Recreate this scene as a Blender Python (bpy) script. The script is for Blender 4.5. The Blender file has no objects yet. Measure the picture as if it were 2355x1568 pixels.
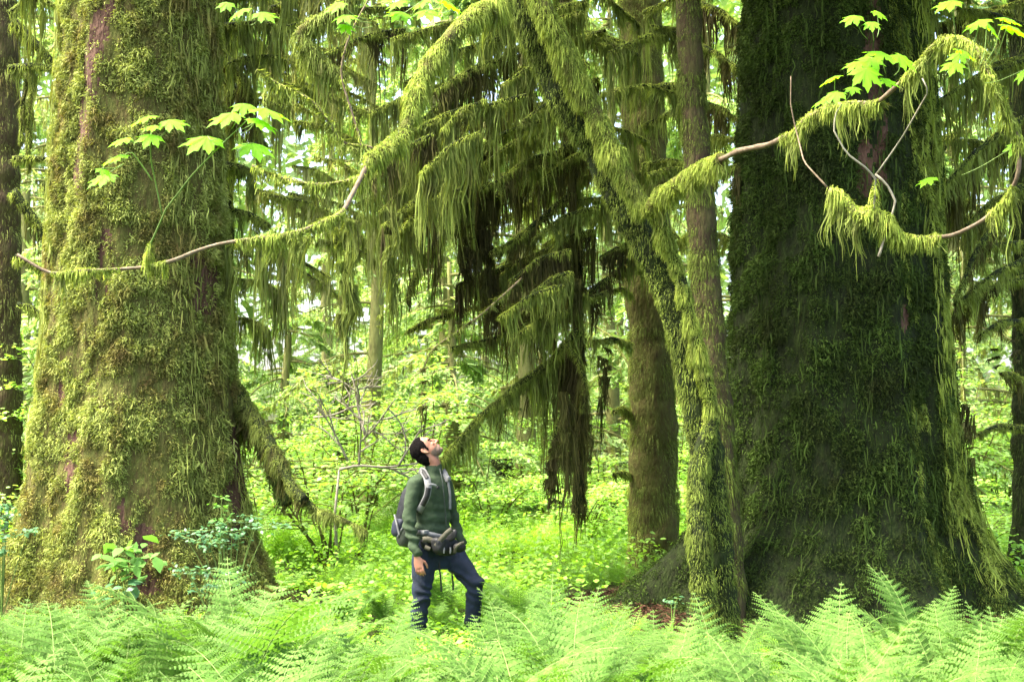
import bpy, math, random
import numpy as np
from mathutils import Vector, Matrix
random.seed(7)
rng = np.random.default_rng(7)
C = bpy.context.scene.collection
PI = math.pi
# ------------------------------------------------------------------ camera, sky, sun, exposure
F_PX = 1452.0
PITCH = math.atan(105 / F_PX)
CAM = np.array([0, 0, 1.6])
cd = bpy.data.cameras.new('camera'); co = bpy.data.objects.new('camera', cd); C.objects.link(co)
co.location = CAM; co.rotation_euler = (PI / 2 + PITCH, 0, 0)
cd.sensor_width = 36; cd.lens = 36 * F_PX / 1024; cd.clip_end = 500
cd.dof.use_dof = True; cd.dof.focus_distance = 9.5; cd.dof.aperture_fstop = 6
S = bpy.context.scene
S.camera = co
SUN_EL, SUN_AZ = math.radians(62), math.radians(-100)      # azimuth measured from +Y towards +X
w = bpy.data.worlds.new('World'); S.world = w; w.use_nodes = True
nt = w.node_tree; bg = nt.nodes['Background']
sk = nt.nodes.new('ShaderNodeTexSky'); sk.sky_type = 'NISHITA'; sk.sun_disc = False
sk.sun_elevation = SUN_EL; sk.sun_rotation = SUN_AZ; sk.air_density = 1.0; sk.dust_density = 6.0; sk.ozone_density = 0.4
nt.links.new(sk.outputs[0], bg.inputs[0]); bg.inputs[1].default_value = 0.15
sl = bpy.data.lights.new('sun', 'SUN'); sl.energy = 2.1; sl.angle = math.radians(24); sl.color = (1, .96, .84)
so = bpy.data.objects.new('sun', sl); C.objects.link(so)
sd = Vector((math.sin(SUN_AZ) * math.cos(SUN_EL), math.cos(SUN_AZ) * math.cos(SUN_EL), math.sin(SUN_EL)))
so.rotation_euler = sd.to_track_quat('Z', 'Y').to_euler()
S.view_settings.view_transform = 'Standard'; S.view_settings.look = 'None'; S.view_settings.gamma = 1
S.view_settings.exposure = 3.08
S.view_settings.use_white_balance = True; S.view_settings.white_balance_temperature = 6500; S.view_settings.white_balance_tint = 8
S.cycles.max_bounces = 8; S.cycles.diffuse_bounces = 4; S.cycles.transmission_bounces = 6
S.cycles.glossy_bounces = 2; S.cycles.caustics_reflective = False; S.cycles.caustics_refractive = False
S.cycles.use_denoising = True

# ------------------------------------------------------------------ helpers
def P(u, v, D):
    """point at distance D whose picture place is (u, v) of 2354 x 1568"""
    dx = (u * 1024 / 2354 - 512) / F_PX; dy = (340.5 - v * 681 / 1568) / F_PX
    d = np.array([dx, math.cos(PITCH) - dy * math.sin(PITCH), math.sin(PITCH) + dy * math.cos(PITCH)])
    return CAM + d * (D / d[1])
def PP(l): return np.array([P(*q) for q in l])
def UV(x, y, z):
    d = np.array([x, y, z]) - CAM
    f = d[1] * math.cos(PITCH) + d[2] * math.sin(PITCH); up = -d[1] * math.sin(PITCH) + d[2] * math.cos(PITCH)
    return (512 + d[0] / f * F_PX) * 2354 / 1024, (340.5 - up / f * F_PX) * 1568 / 681
def _h(i, j, k, s):
    n = (i * 374761393 + j * 668265263 + k * 2147483647 + s * 1274126177) & 0xFFFFFFFF
    n = ((n ^ (n >> 13)) * 1274126177) & 0xFFFFFFFF
    n = ((n ^ (n >> 16)) * 2246822519) & 0xFFFFFFFF
    return ((n ^ (n >> 15)) & 0xFFFF) / 32767.5 - 1
def noise(x, y, z, s=0):
    x, y, z = np.broadcast_arrays(np.asarray(x, float), np.asarray(y, float), np.asarray(z, float))
    i, j, k = (np.floor(a).astype(np.int64) for a in (x, y, z))
    f, g, h = x - i, y - j, z - k
    f, g, h = (a * a * (3 - 2 * a) for a in (f, g, h))
    r = 0
    for a in (0, 1):
        for b in (0, 1):
            for c in (0, 1):
                r = r + _h(i + a, j + b, k + c, s) * (f if a else 1 - f) * (g if b else 1 - g) * (h if c else 1 - h)
    return r
def fbm(x, y, z, o=4, s=0):
    x, y, z = (np.asarray(a, float) for a in (x, y, z))
    r = 0; a = 1
    for i in range(o):
        r = r + a * noise(x, y, z, s + i); a *= .5; x = x * 2.03; y = y * 2.03; z = z * 2.03
    return r
def norm(a): return a / np.maximum(np.linalg.norm(a, axis=-1, keepdims=True), 1e-9)
def resample(pts, n, smooth=True):
    pts = np.asarray(pts, float); k = pts.shape[1]
    d = np.r_[0, np.cumsum(np.linalg.norm(np.diff(pts[:, :3], axis=0), axis=1))]
    t = np.linspace(0, d[-1], n)
    o = np.stack([np.interp(t, d, pts[:, c]) for c in range(k)], 1)
    if smooth and n > 8:
        for _ in range(max(1, n // (len(pts) * 2))):
            o[1:-1] = (o[:-2] + 2 * o[1:-1] + o[2:]) / 4
    return o

class MB:
    def __init__(s): s.v = []; s.f = {3: [], 4: []}; s.n = 0
    def add(s, v, q=None, t=None):
        v = np.asarray(v, float).reshape(-1, 3)
        if q is not None and len(q): s.f[4].append(np.asarray(q, int).reshape(-1, 4) + s.n)
        if t is not None and len(t): s.f[3].append(np.asarray(t, int).reshape(-1, 3) + s.n)
        s.v.append(v); s.n += len(v)
    def mesh(s, name, off=(0, 0, 0), smooth=False):
        v = np.concatenate(s.v) - np.asarray(off, float)
        ls = []; tot = []
        for k in (4, 3):
            if s.f[k]:
                f = np.concatenate(s.f[k]); ls.append(f.ravel()); tot.append(np.full(len(f), k))
        li = np.concatenate(ls).astype(np.int32); tot = np.concatenate(tot).astype(np.int32)
        m = bpy.data.meshes.new(name)
        m.vertices.add(len(v)); m.vertices.foreach_set('co', v.astype(np.float32).ravel())
        m.loops.add(len(li)); m.loops.foreach_set('vertex_index', li)
        m.polygons.add(len(tot)); m.polygons.foreach_set('loop_start', np.r_[0, np.cumsum(tot)[:-1]].astype(np.int32))
        m.polygons.foreach_set('loop_total', tot)
        if smooth: m.polygons.foreach_set('use_smooth', np.ones(len(tot), bool))
        m.update(calc_edges=True)
        return m

ORG = {}
def obj(name, mb, mat, parent=None, smooth=False, org=None):
    if org is None: org = ORG.get(parent.name, (0, 0, 0)) if parent else (0, 0, 0)
    m = mb.mesh(name, org, smooth) if isinstance(mb, MB) else mb
    if mat is not None and not m.materials: m.materials.append(mat)
    o = bpy.data.objects.new(name, m); C.objects.link(o)
    if parent: o.parent = parent; ORG[o.name] = org
    else: o.location = org; ORG[o.name] = org
    return o
def tag(o, label=None, cat=None, group=None, kind=None):
    for k, v_ in (('label', label), ('category', cat), ('group', group), ('kind', kind)):
        if v_: o[k] = v_
    return o
def thing(name, label, cat, loc, group=None):
    o = bpy.data.objects.new(name, None); C.objects.link(o); o.location = loc; ORG[o.name] = tuple(loc)
    return tag(o, label, cat, group)
def ribbons(mb, cen, wid, side):
    """cen (N,S,3), wid (N,S), side (N,3)"""
    N, K = cen.shape[:2]
    if side.ndim == 2: side = side[:, None, :]
    o = side * wid[..., None] * .5
    v = np.stack([cen - o, cen + o], 2)
    b = (np.arange(N) * K * 2)[:, None] + (np.arange(K - 1) * 2)[None]
    q = np.stack([b, b + 1, b + 3, b + 2], -1)
    mb.add(v, q)
def stamp(mb, tv, tq, tt, M, T):
    """copy template (K,3) with matrices M (N,3,3) (rows = images of the axes) and offsets T (N,3)"""
    v = np.einsum('kc,ncd->nkd', tv, M) + T[:, None]
    K = len(tv); N = len(T); b = (np.arange(N) * K)[:, None, None]
    mb.add(v, (np.asarray(tq)[None] + b) if tq is not None and len(tq) else None,
           (np.asarray(tt)[None] + b) if tt is not None and len(tt) else None)
def frames(pts):
    T = norm(np.gradient(pts, axis=0)); up = np.array([0, 0, 1.]) if abs(T[0, 2]) < .9 else np.array([1., 0, 0])
    A = []; a = norm(np.cross(T[0], up))
    for t in T:
        a = norm(a - t * np.dot(a, t)); A.append(a)
    A = np.array(A); return T, A, np.cross(T, A)
def tube(mb, pts, rad, k=10, rough=0., fr=6., cap=True, sx=1.):
    pts = np.asarray(pts, float); n = len(pts); rad = np.broadcast_to(np.asarray(rad, float), (n,))
    T, A, B = frames(pts); th = np.linspace(0, 2 * PI, k, endpoint=False)
    d = A[:, None] * np.cos(th)[None, :, None] + B[:, None] * np.sin(th)[None, :, None]
    base = pts[:, None] + d * rad[:, None, None]
    if rough: base = base + d * (rad[:, None] * rough * fbm(base[..., 0] * fr, base[..., 1] * fr, base[..., 2] * fr, 3))[..., None]
    i = np.arange(n - 1)[:, None] * k; j = np.arange(k)[None]; j2 = (j + 1) % k
    q = np.stack([i + j, i + j2, i + k + j2, i + k + j], -1)
    v = base.reshape(-1, 3); t = []
    if cap:
        v = np.vstack([v, pts[:1], pts[-1:]]); c0 = n * k; jj = np.arange(k); j3 = (jj + 1) % k
        t = np.vstack([np.stack([j3, jj, np.full(k, c0)], -1), np.stack([(n - 1) * k + jj, (n - 1) * k + j3, np.full(k, c0 + 1)], -1)])
    mb.add(v, q, t)
def rand_side(d, r=rng):
    a = r.normal(size=d.shape); return norm(np.cross(a, d))
def fuzz(mb, pts, rad, n, ln, wd=.006, droop=1.0, updense=.0):
    """short moss tufts all round a limb"""
    pts = np.asarray(pts, float); m = len(pts); T, A, B = frames(pts)
    L = np.r_[0, np.cumsum(np.linalg.norm(np.diff(pts, axis=0), axis=1))]
    rad = np.broadcast_to(np.asarray(rad, float), (m,))
    t = rng.random(n) * L[-1]
    ip = lambda a: np.stack([np.interp(t, L, a[:, c]) for c in range(3)], 1)
    p = ip(pts); a = norm(ip(A)); b = norm(ip(B)); r = np.interp(t, L, rad)
    th = rng.random(n) * 2 * PI
    nrm = a * np.cos(th)[:, None] + b * np.sin(th)[:, None]
    base = p + nrm * (r + ln * .8 * np.clip(fbm(p[:, 0] * 8, p[:, 1] * 8, p[:, 2] * 8, 2, 25), 0, 1) * rng.random(n))[:, None] * .95
    l = ln * (.4 + .9 * rng.random(n)) * (1 + 1.1 * fbm(p[:, 0] * 9, p[:, 1] * 9, p[:, 2] * 9, 2, 5))
    tuft(mb, base, nrm, np.clip(l, ln * .2, None), wd, droop)
def tuft(mb, base, nrm, l, wd, droop=1., K=3, rnd=.5):
    n = len(base); d = norm(nrm + rng.normal(size=(n, 3)) * rnd)
    s = np.linspace(0, 1, K)[None, :, None]
    cen = base[:, None] + d[:, None] * (l[:, None, None] * s * (1 - .3 * s)) + np.array([0, 0, -1.]) * (droop * l[:, None, None] * s * s * .9)
    wv = wd * (.6 + .8 * rng.random(n))[:, None] * np.linspace(1, .25, K)[None]
    ribbons(mb, cen, wv, rand_side(d))
def hang(mb, pts, rad, length, spacing=.06, per=22, wd=.008, spread=.07, lfun=None, seed=0, power=2.0):
    """tassels of moss under a limb: strands that gather towards pointed tips"""
    pts = np.asarray(pts, float); L = np.r_[0, np.cumsum(np.linalg.norm(np.diff(pts, axis=0), axis=1))]
    nc = max(2, int(L[-1] / spacing)); tc = (np.arange(nc) + rng.random(nc)) / nc * L[-1]
    lc = length * (.22 + 1.35 * rng.random(nc) ** power) * (1 + .6 * noise(tc * 2.3, seed + .5, 0, 3))
    if lfun is not None: lc = lc * lfun(tc / L[-1])
    lc = lc * np.where(noise(tc * 7.1, seed + 9.5, 0, 8) < -.35, .25, 1.); lc = np.maximum(lc, .03)
    off = rng.normal(size=(nc, per)) * spread
    t = tc[:, None] + off
    t = np.clip(t, 0, L[-1]); off = t - tc[:, None]
    ip = lambda tt: np.stack([np.interp(tt, L, pts[:, c]) for c in range(3)], -1)
    st = ip(t).reshape(-1, 3); ce = np.repeat(ip(tc)[:, None], per, 1).reshape(-1, 3)
    n = len(st); ll = (np.repeat(lc[:, None], per, 1) * np.exp(-(off / spread) ** 2 * .8) * (.35 + .75 * rng.random((nc, per)) ** .8)).ravel()
    r = np.interp(t.ravel(), L, np.broadcast_to(np.asarray(rad, float), (len(pts),)))
    ph = rng.random(n) * 2 * PI
    st = st + np.stack([np.cos(ph), np.sin(ph), np.zeros(n)], 1) * (r * .8)[:, None] + np.array([0, 0, -.3]) * r[:, None]
    K = 6; s = np.linspace(0, 1, K)
    tip = ce + (st - ce) * .3 + rng.normal(size=(n, 3)) * np.array([.018, .018, 0]) * (1 + 2 * ll[:, None])
    g = s[None, :, None]
    hor = st[:, None] * (1 - g ** .8) + tip[:, None] * g ** .8
    cen = hor.copy(); cen[..., 2] = st[:, None, 2] - ll[:, None] * s[None]
    f = 7.
    wob = np.stack([noise(cen[..., 0] * f, cen[..., 1] * f, cen[..., 2] * 6 + 3, 11), noise(cen[..., 0] * f, cen[..., 1] * f, cen[..., 2] * 6, 17), np.zeros(cen.shape[:2])], -1)
    cen += wob * (.06 * s[None, :, None]) + rng.normal(size=(n, K, 3)) * [.006, .006, 0] * s[None, :, None]
    wv = wd * (.5 + rng.random(n))[:, None] * np.array([.7, 1.2, 1.1, .9, .6, .25])[None]
    a = rng.random(n) * 2 * PI
    ribbons(mb, cen, wv, np.stack([np.cos(a), np.sin(a), np.zeros(n)], 1))

# ------------------------------------------------------------------ materials
def newmat(name):
    m = bpy.data.materials.new(name); m.use_nodes = True; t = m.node_tree; t.nodes.clear(); return m, t
def ramp(t, stops):
    r = t.nodes.new('ShaderNodeValToRGB'); e = r.color_ramp.elements
    while len(e) < len(stops): e.new(.5)
    for i, (p, c) in enumerate(stops): e[i].position = p; e[i].color = (*c, 1)
    return r
def organic(name, cols, scale=3., stretch=(1, 1, 1), transl=.35, rough=.6, var=.35, inst=.15, spec=.25, bump=0., detail=4., tcol=(1.25, 1.25, .6), bscale=30, contrast=.28):
    m, t = newmat(name); N = t.nodes.new; Lk = t.links.new
    out = N('ShaderNodeOutputMaterial'); tc = N('ShaderNodeTexCoord'); mp = N('ShaderNodeMapping'); mp.inputs['Scale'].default_value = stretch
    Lk(tc.outputs['Object'], mp.inputs[0])
    nz = N('ShaderNodeTexNoise'); nz.inputs['Scale'].default_value = scale; nz.inputs['Detail'].default_value = detail; nz.inputs['Roughness'].default_value = .62
    Lk(mp.outputs[0], nz.inputs[0])
    k = len(cols); rp = ramp(t, [(.5 + contrast * (2 * i / (k - 1) - 1), c) for i, c in enumerate(cols)])
    Lk(nz.outputs[0], rp.inputs[0])
    ge = N('ShaderNodeNewGeometry'); oi = N('ShaderNodeObjectInfo')
    a = N('ShaderNodeMath'); a.operation = 'MULTIPLY_ADD'; a.inputs[1].default_value = 2 * var; a.inputs[2].default_value = 1 - var - inst
    Lk(ge.outputs['Random Per Island'], a.inputs[0])
    b = N('ShaderNodeMath'); b.operation = 'MULTIPLY_ADD'; b.inputs[1].default_value = 2 * inst
    Lk(oi.outputs['Random'], b.inputs[0]); Lk(a.outputs[0], b.inputs[2])
    hs = N('ShaderNodeHueSaturation'); Lk(rp.outputs[0], hs.inputs['Color']); Lk(b.outputs[0], hs.inputs['Value'])
    pr = N('ShaderNodeBsdfPrincipled'); pr.inputs['Roughness'].default_value = rough; pr.inputs['Specular IOR Level'].default_value = spec
    Lk(hs.outputs[0], pr.inputs['Base Color'])
    if bump:
        n2 = N('ShaderNodeTexNoise'); n2.inputs['Scale'].default_value = bscale; n2.inputs['Detail'].default_value = 6; Lk(mp.outputs[0], n2.inputs[0])
        bp = N('ShaderNodeBump'); bp.inputs['Strength'].default_value = 1; bp.inputs['Distance'].default_value = bump
        Lk(n2.outputs[0], bp.inputs['Height']); Lk(bp.outputs[0], pr.inputs['Normal'])
    if transl > 0:
        tr = N('ShaderNodeBsdfTranslucent'); mx = N('ShaderNodeMixShader'); mx.inputs[0].default_value = transl
        ml = N('ShaderNodeMix'); ml.data_type = 'RGBA'; ml.blend_type = 'MULTIPLY'; ml.inputs[0].default_value = 1; ml.inputs[7].default_value = (*tcol, 1)
        Lk(hs.outputs[0], ml.inputs[6]); Lk(ml.outputs[2], tr.inputs[0])
        Lk(pr.outputs[0], mx.inputs[1]); Lk(tr.outputs[0], mx.inputs[2]); Lk(mx.outputs[0], out.inputs[0])
    else: Lk(pr.outputs[0], out.inputs[0])
    return m
MAT = dict(
    moss_yellow=organic('yellow olive moss', [(.11, .075, .03), (.18, .165, .045), (.20, .23, .055), (.27, .31, .075), (.34, .38, .13)], 3.2, (1, 1, .7), .25, .8, .5, .0, .1, contrast=.2, detail=8),
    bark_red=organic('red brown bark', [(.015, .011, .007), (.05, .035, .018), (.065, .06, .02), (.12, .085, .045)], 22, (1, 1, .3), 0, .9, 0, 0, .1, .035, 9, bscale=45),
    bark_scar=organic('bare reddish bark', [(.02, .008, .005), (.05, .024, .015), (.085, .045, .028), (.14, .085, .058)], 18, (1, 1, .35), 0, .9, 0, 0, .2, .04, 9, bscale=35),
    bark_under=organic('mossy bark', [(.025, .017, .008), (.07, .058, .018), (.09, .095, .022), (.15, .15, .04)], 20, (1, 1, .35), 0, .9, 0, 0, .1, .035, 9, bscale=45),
    bark_far=organic('far bark with light painted in', [(.08, .065, .035), (.15, .15, .05), (.24, .25, .09)], 9, (1, 1, .4), 0, .9, 0, .1, .1, .02, 6),  # far trunks paled: the washed-out brightness of the distance is painted in
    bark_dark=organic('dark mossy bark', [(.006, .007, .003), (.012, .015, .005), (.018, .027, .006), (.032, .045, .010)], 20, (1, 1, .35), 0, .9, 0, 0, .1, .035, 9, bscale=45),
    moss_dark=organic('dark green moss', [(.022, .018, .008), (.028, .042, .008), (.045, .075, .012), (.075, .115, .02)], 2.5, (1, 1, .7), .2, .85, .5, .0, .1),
    moss_mid=organic('mid green moss', [(.05, .05, .015), (.085, .11, .02), (.14, .185, .03), (.21, .25, .05)], 5, (1, 1, .7), .2, .85, .5, .0, .1),
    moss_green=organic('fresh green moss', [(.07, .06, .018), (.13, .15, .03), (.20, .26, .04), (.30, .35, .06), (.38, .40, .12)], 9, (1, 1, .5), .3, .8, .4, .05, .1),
    moss_hang=organic('hanging olive moss', [(.06, .05, .02), (.10, .11, .03), (.15, .19, .04), (.22, .26, .06), (.30, .32, .10)], 8, (1, 1, .22), .4, .8, .45, .12, .1),
    moss_old=organic('old dark hanging moss', [(.03, .025, .012), (.05, .045, .015), (.08, .08, .02), (.11, .12, .03)], 4, (1, 1, .4), .25, .9, .5, .1, .1),
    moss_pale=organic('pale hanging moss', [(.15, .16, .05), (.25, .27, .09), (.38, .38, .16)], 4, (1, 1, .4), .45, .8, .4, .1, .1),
    twig=organic('bare grey brown twig', [(.05, .035, .02), (.12, .085, .05), (.22, .17, .11)], 30, (1, 1, 1), 0, .7, .1, .05, .2, .004, 8),
    twig_pale=organic('pale bleached twig', [(.14, .12, .08), (.30, .27, .20)], 20, (1, 1, 1), 0, .7, .1, .05),
    fern=organic('fern frond green', [(.045, .105, .016), (.075, .155, .026), (.115, .21, .038)], 1.5, (1, 1, 1), .4, .7, .22, .18, .1, tcol=(1.1, 1.2, .5)),
    fern_stem=organic('fern stem green', [(.10, .17, .03), (.16, .23, .05)], 10, (1, 1, 1), .1, .5, .1, .1),
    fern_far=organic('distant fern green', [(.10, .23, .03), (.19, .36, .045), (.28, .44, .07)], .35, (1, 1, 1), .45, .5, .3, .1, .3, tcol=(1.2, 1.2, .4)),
    maple=organic('maple leaf green', [(.15, .36, .008), (.22, .46, .015)], 6, (1, 1, 1), .68, .6, .15, .1, .35, tcol=(1.35, 1.3, .35)),
    shrub=organic('shrub leaf green', [(.17, .33, .07), (.28, .45, .10), (.38, .54, .16)], .8, (1, 1, 1), .45, .45, .3, .15, .4, tcol=(1.15, 1.2, .4)),
    huckle=organic('blue green shrub leaf', [(.045, .13, .045), (.085, .20, .075)], 3, (1, 1, 1), .35, .45, .25, .05, .4),
    broad=organic('broad bright leaf', [(.08, .20, .03), (.13, .28, .055)], 3, (1, 1, 1), .4, .6, .2, .05, .2),
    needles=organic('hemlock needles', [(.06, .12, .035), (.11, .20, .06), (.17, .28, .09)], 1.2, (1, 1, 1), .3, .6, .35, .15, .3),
    needles_far=organic('far hemlock needles', [(.18, .28, .08), (.29, .41, .14), (.40, .50, .20)], .5, (1, 1, 1), .4, .6, .35, .15, .3),  # lighter copy of the needles, background brightness put into the colour
    litter=organic('needle litter', [(.03, .014, .008), (.065, .032, .017), (.12, .07, .04)], 6, (1, 1, 1), 0, .9, .3, 0, .1),
    soil=organic('forest floor', [(.010, .012, .004), (.025, .028, .008), (.035, .045, .012), (.05, .03, .014)], 1.6, (1, 1, 1), 0, .95, 0, 0, .1, .03, 8),
)

# ------------------------------------------------------------------ ground
def gz(x, y):
    x = np.asarray(x, float); y = np.asarray(y, float)
    z = .08 * fbm(x * .35, y * .35, 0, 3, 40) - .02
    z = z + .34 * np.exp(-(((x - 2.6) / 1.9) ** 2 + ((y - 13.8) / 1.5) ** 2)) + .2 * np.exp(-(((x + 3.4) / 1.3) ** 2 + ((y - 14) / 1.3) ** 2))
    z = z + .022 * np.maximum(y - 26, 0) + .0004 * np.maximum(y - 45, 0) ** 2
    return z
g = MB()
gx = np.concatenate([np.linspace(-140, -14, 22), np.linspace(-13.7, 13.7, 230), np.linspace(14, 140, 22)])
gy = np.concatenate([np.linspace(-60, 1, 14), np.linspace(1.3, 34, 260), np.linspace(35, 180, 50)])
X, Y = np.meshgrid(gx, gy); Z = gz(X, Y) + np.where((Y > 2) & (Y < 34), .025 * fbm(X * 3, Y * 3, 0, 3, 9), 0)
i = np.arange(len(gy) - 1)[:, None] * len(gx); j = np.arange(len(gx) - 1)[None]
g.add(np.stack([X, Y, Z], -1), np.stack([i + j, i + j + 1, i + j + 1 + len(gx), i + j + len(gx)], -1))
tag(obj('ground', g, MAT['soil'], smooth=True), kind='structure')
lt = MB(); n = 30000                                                # red needle litter round the great trunks
a = rng.random(n) * 2 * PI; r = 1.0 + rng.random(n) ** .7 * 1.15
lx = 2.5 + np.cos(a) * r * 1.15; ly = 13.3 + np.sin(a) * r
base = np.stack([lx, ly, gz(lx, ly) + .02 + .02 * rng.random(n)], 1)
d = norm(rng.normal(size=(n, 3)) * [1, 1, .3])
ribbons(lt, np.stack([base, base + d * (.03 + .06 * rng.random(n))[:, None]], 1), np.full((n, 2), .008), rand_side(d))
tag(obj('needle_litter', lt, MAT['litter']), 'red brown fallen needles round the foot of the dark giant trunk', 'needle litter', kind='stuff')

# ------------------------------------------------------------------ great trunks
def giant(root, edges, D, ratio, mat_bark, mat_moss, n_tuft, tlen, twid, lobes, amp, bare, seed, ztop=13, front=0., scars=()):
    e = np.array([(P(0, v, D)[2], P(l, v, D)[0], P(r_, v, D)[0]) for v, l, r_ in edges])[::-1]
    zt, L0, R0 = e[-1]; e = np.vstack([e, [ztop, L0 * .85 + R0 * .15, R0 * .85 + L0 * .15]])
    w0 = (R0 - L0) / 2
    def surf(th, z):
        l = np.interp(z, e[:, 0], e[:, 1]); r_ = np.interp(z, e[:, 0], e[:, 2])
        cx = (l + r_) / 2; rx = (r_ - l) / 2; ry = w0 * ratio + (rx - w0) * front
        fl = np.clip((rx - w0) / w0, 0, 1.5)
        c, s_ = np.cos(th), np.sin(th)
        lob = sum(a_ * np.cos(k * th + p) for k, a_, p in lobes) * (.25 + fl)
        dis = lob + amp * fbm(c * 2.6, s_ * 2.6, z * .55, 3, seed) + amp * .5 * fbm(c * 7, s_ * 7, z * 2.6, 3, seed + 9)
        dis = dis - np.maximum(0, dis) * (np.abs(c) ** 6) * .6
        return np.stack([cx + rx * c * (1 + dis), D + ry * s_ * (1 + dis), z + 0 * c], -1)
    zmin = e[0, 0]
    nz, nt_ = 320, 220
    zz = zmin + (ztop - zmin) * np.linspace(0, 1, nz) ** 1.25; th = np.linspace(0, 2 * PI, nt_, endpoint=False)
    TH, ZZ = np.meshgrid(th, zz); V = surf(TH, ZZ)
    m = MB(); i = np.arange(nz - 1)[:, None] * nt_; j = np.arange(nt_)[None]; j2 = (j + 1) % nt_
    m.add(V, np.stack([i + j, i + j2, i + nt_ + j2, i + nt_ + j], -1))
    tr = obj('trunk', m, mat_bark, root, smooth=True); tr.data.materials.append(MAT['bark_scar'])
    fc = (V[:-1] + V[1:]).reshape(-1, 3) / 2; mi = np.zeros(len(fc), np.int32)
    for su, sv, du, dv in scars:
        q_ = P(su, sv, D - w0); q2 = P(su + du, sv + dv, D - w0); wx = abs(q2[0] - q_[0]); wz = abs(q2[2] - q_[2])
        mi[(((fc[:, 0] - q_[0]) / wx) ** 2 + ((fc[:, 2] - q_[2]) / wz) ** 2 < 1.8) & (fc[:, 1] < D)] = 1
    mi[fbm(fc[:, 0] * 9, fc[:, 1] * 9, fc[:, 2] * 4, 3, 72) > .35] = 0
    tr.data.polygons.foreach_set('material_index', mi)
    # moss tufts
    n = n_tuft
    th = np.where(rng.random(n) < .85, -PI / 2 + (rng.random(n) - .5) * PI * 1.15, rng.random(n) * 2 * PI)
    ztv = 5.9
    z = zmin + (ztv - zmin) * rng.random(n)
    hi = rng.random(n) < .06; z = np.where(hi, ztv + (ztop - ztv) * rng.random(n), z)
    p = surf(th, z); e1 = surf(th + .02, z) - p; e2 = surf(th, z + .02) - p
    nr = norm(np.cross(e1, e2))
    # bare scars and holes
    sc_ = np.zeros(len(p), bool)
    for su, sv, du, dv in scars:
        q_ = P(su, sv, D - w0); q2 = P(su + du, sv + dv, D - w0); wx = abs(q2[0] - q_[0]); wz = abs(q2[2] - q_[2]); dd = ((p[:, 0] - q_[0]) / wx) ** 2 + ((p[:, 2] - q_[2]) / wz) ** 2 + .9 * fbm(p[:, 0] * 9, p[:, 1] * 9, p[:, 2] * 5, 3, 71); sc_ |= dd < .9
    sc_ &= rng.random(len(p)) < .93
    mask = fbm(p[:, 0] * 2.4, p[:, 1] * 2.4, p[:, 2] * .55, 3, seed + 30) + .35 * fbm(p[:, 0] * 12, p[:, 1] * 12, p[:, 2] * 5, 2, seed + 31)
    keep = (mask < bare + .25 * rng.random(n)) & ~sc_
    lump = fbm(p[:, 0] * 7, p[:, 1] * 7, p[:, 2] * 6.5, 4, seed + 33)
    keep &= rng.random(n) < np.clip(.72 + 1.3 * lump, .08, 1)
    p, nr, lump = p[keep], nr[keep], lump[keep]; k = len(p)
    mm = MB()
    off = np.clip(.03 + .05 * lump, 0, None)[:, None]
    tuft(mm, p + nr * off * rng.random((k, 1)), nr, tlen * (.5 + .9 * rng.random(k)) * np.clip(1 + .6 * lump, .4, 2), twid, .35, 4, 1.3)
    obj('moss', mm, mat_moss, tr)
    return surf, tr
left = thing('giant_spruce', 'broad giant trunk coated in yellow olive moss, its foot behind the ferns', 'tree', P(310, 1400, 14))
L_edges = [(-60, 156, 492), (0, 158, 492), (300, 141, 500), (600, 128, 514), (900, 111, 532), (1050, 85, 552), (1150, 66, 566), (1250, 40, 585), (1330, 5, 620), (1400, -45, 690), (1470, -110, 760)]
surfL, trL = giant(left, L_edges, 14.0, 1.0, MAT['bark_under'], MAT['moss_yellow'], 330000, .038, .010,
              [(5, .035, 1.), (8, .03, 2.2), (13, .02, .4)], .06, .92, 100, front=.55, scars=[(250, 15, 20, 30), (228, 70, 16, 60), (205, 150, 18, 70), (190, 260, 14, 60), (175, 380, 14, 70), (245, 610, 16, 60), (235, 660, 12, 40), (450, 640, 22, 60), (340, 1225, 16, 50), (298, 1180, 10, 40), (350, 1330, 30, 25), (130, 900, 8, 30), (485, 330, 12, 60), (520, 1100, 14, 120), (160, 1060, 12, 60)])
right = thing('giant_spruce', 'dark green mossy giant trunk with spreading buttress roots behind the leaning maple', 'tree', P(1900, 1400, 13.6))
R_edges = [(-60, 1716, 2102), (0, 1712, 2110), (300, 1700, 2138), (600, 1692, 2158), (800, 1684, 2168), (950, 1678, 2182), (1050, 1668, 2200), (1130, 1645, 2212), (1200, 1610, 2232), (1260, 1560, 2258), (1320, 1500, 2300), (1380, 1430, 2360), (1450, 1350, 2440)]
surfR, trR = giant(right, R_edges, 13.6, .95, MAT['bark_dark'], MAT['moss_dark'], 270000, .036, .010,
              [(4, .05, .6), (7, .045, 2.5), (11, .03, 1.)], .05, .95, 300, front=.4, scars=[(2010, 120, 20, 110), (2000, 390, 30, 60), (2020, 300, 16, 60), (2080, 730, 10, 24)])
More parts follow.
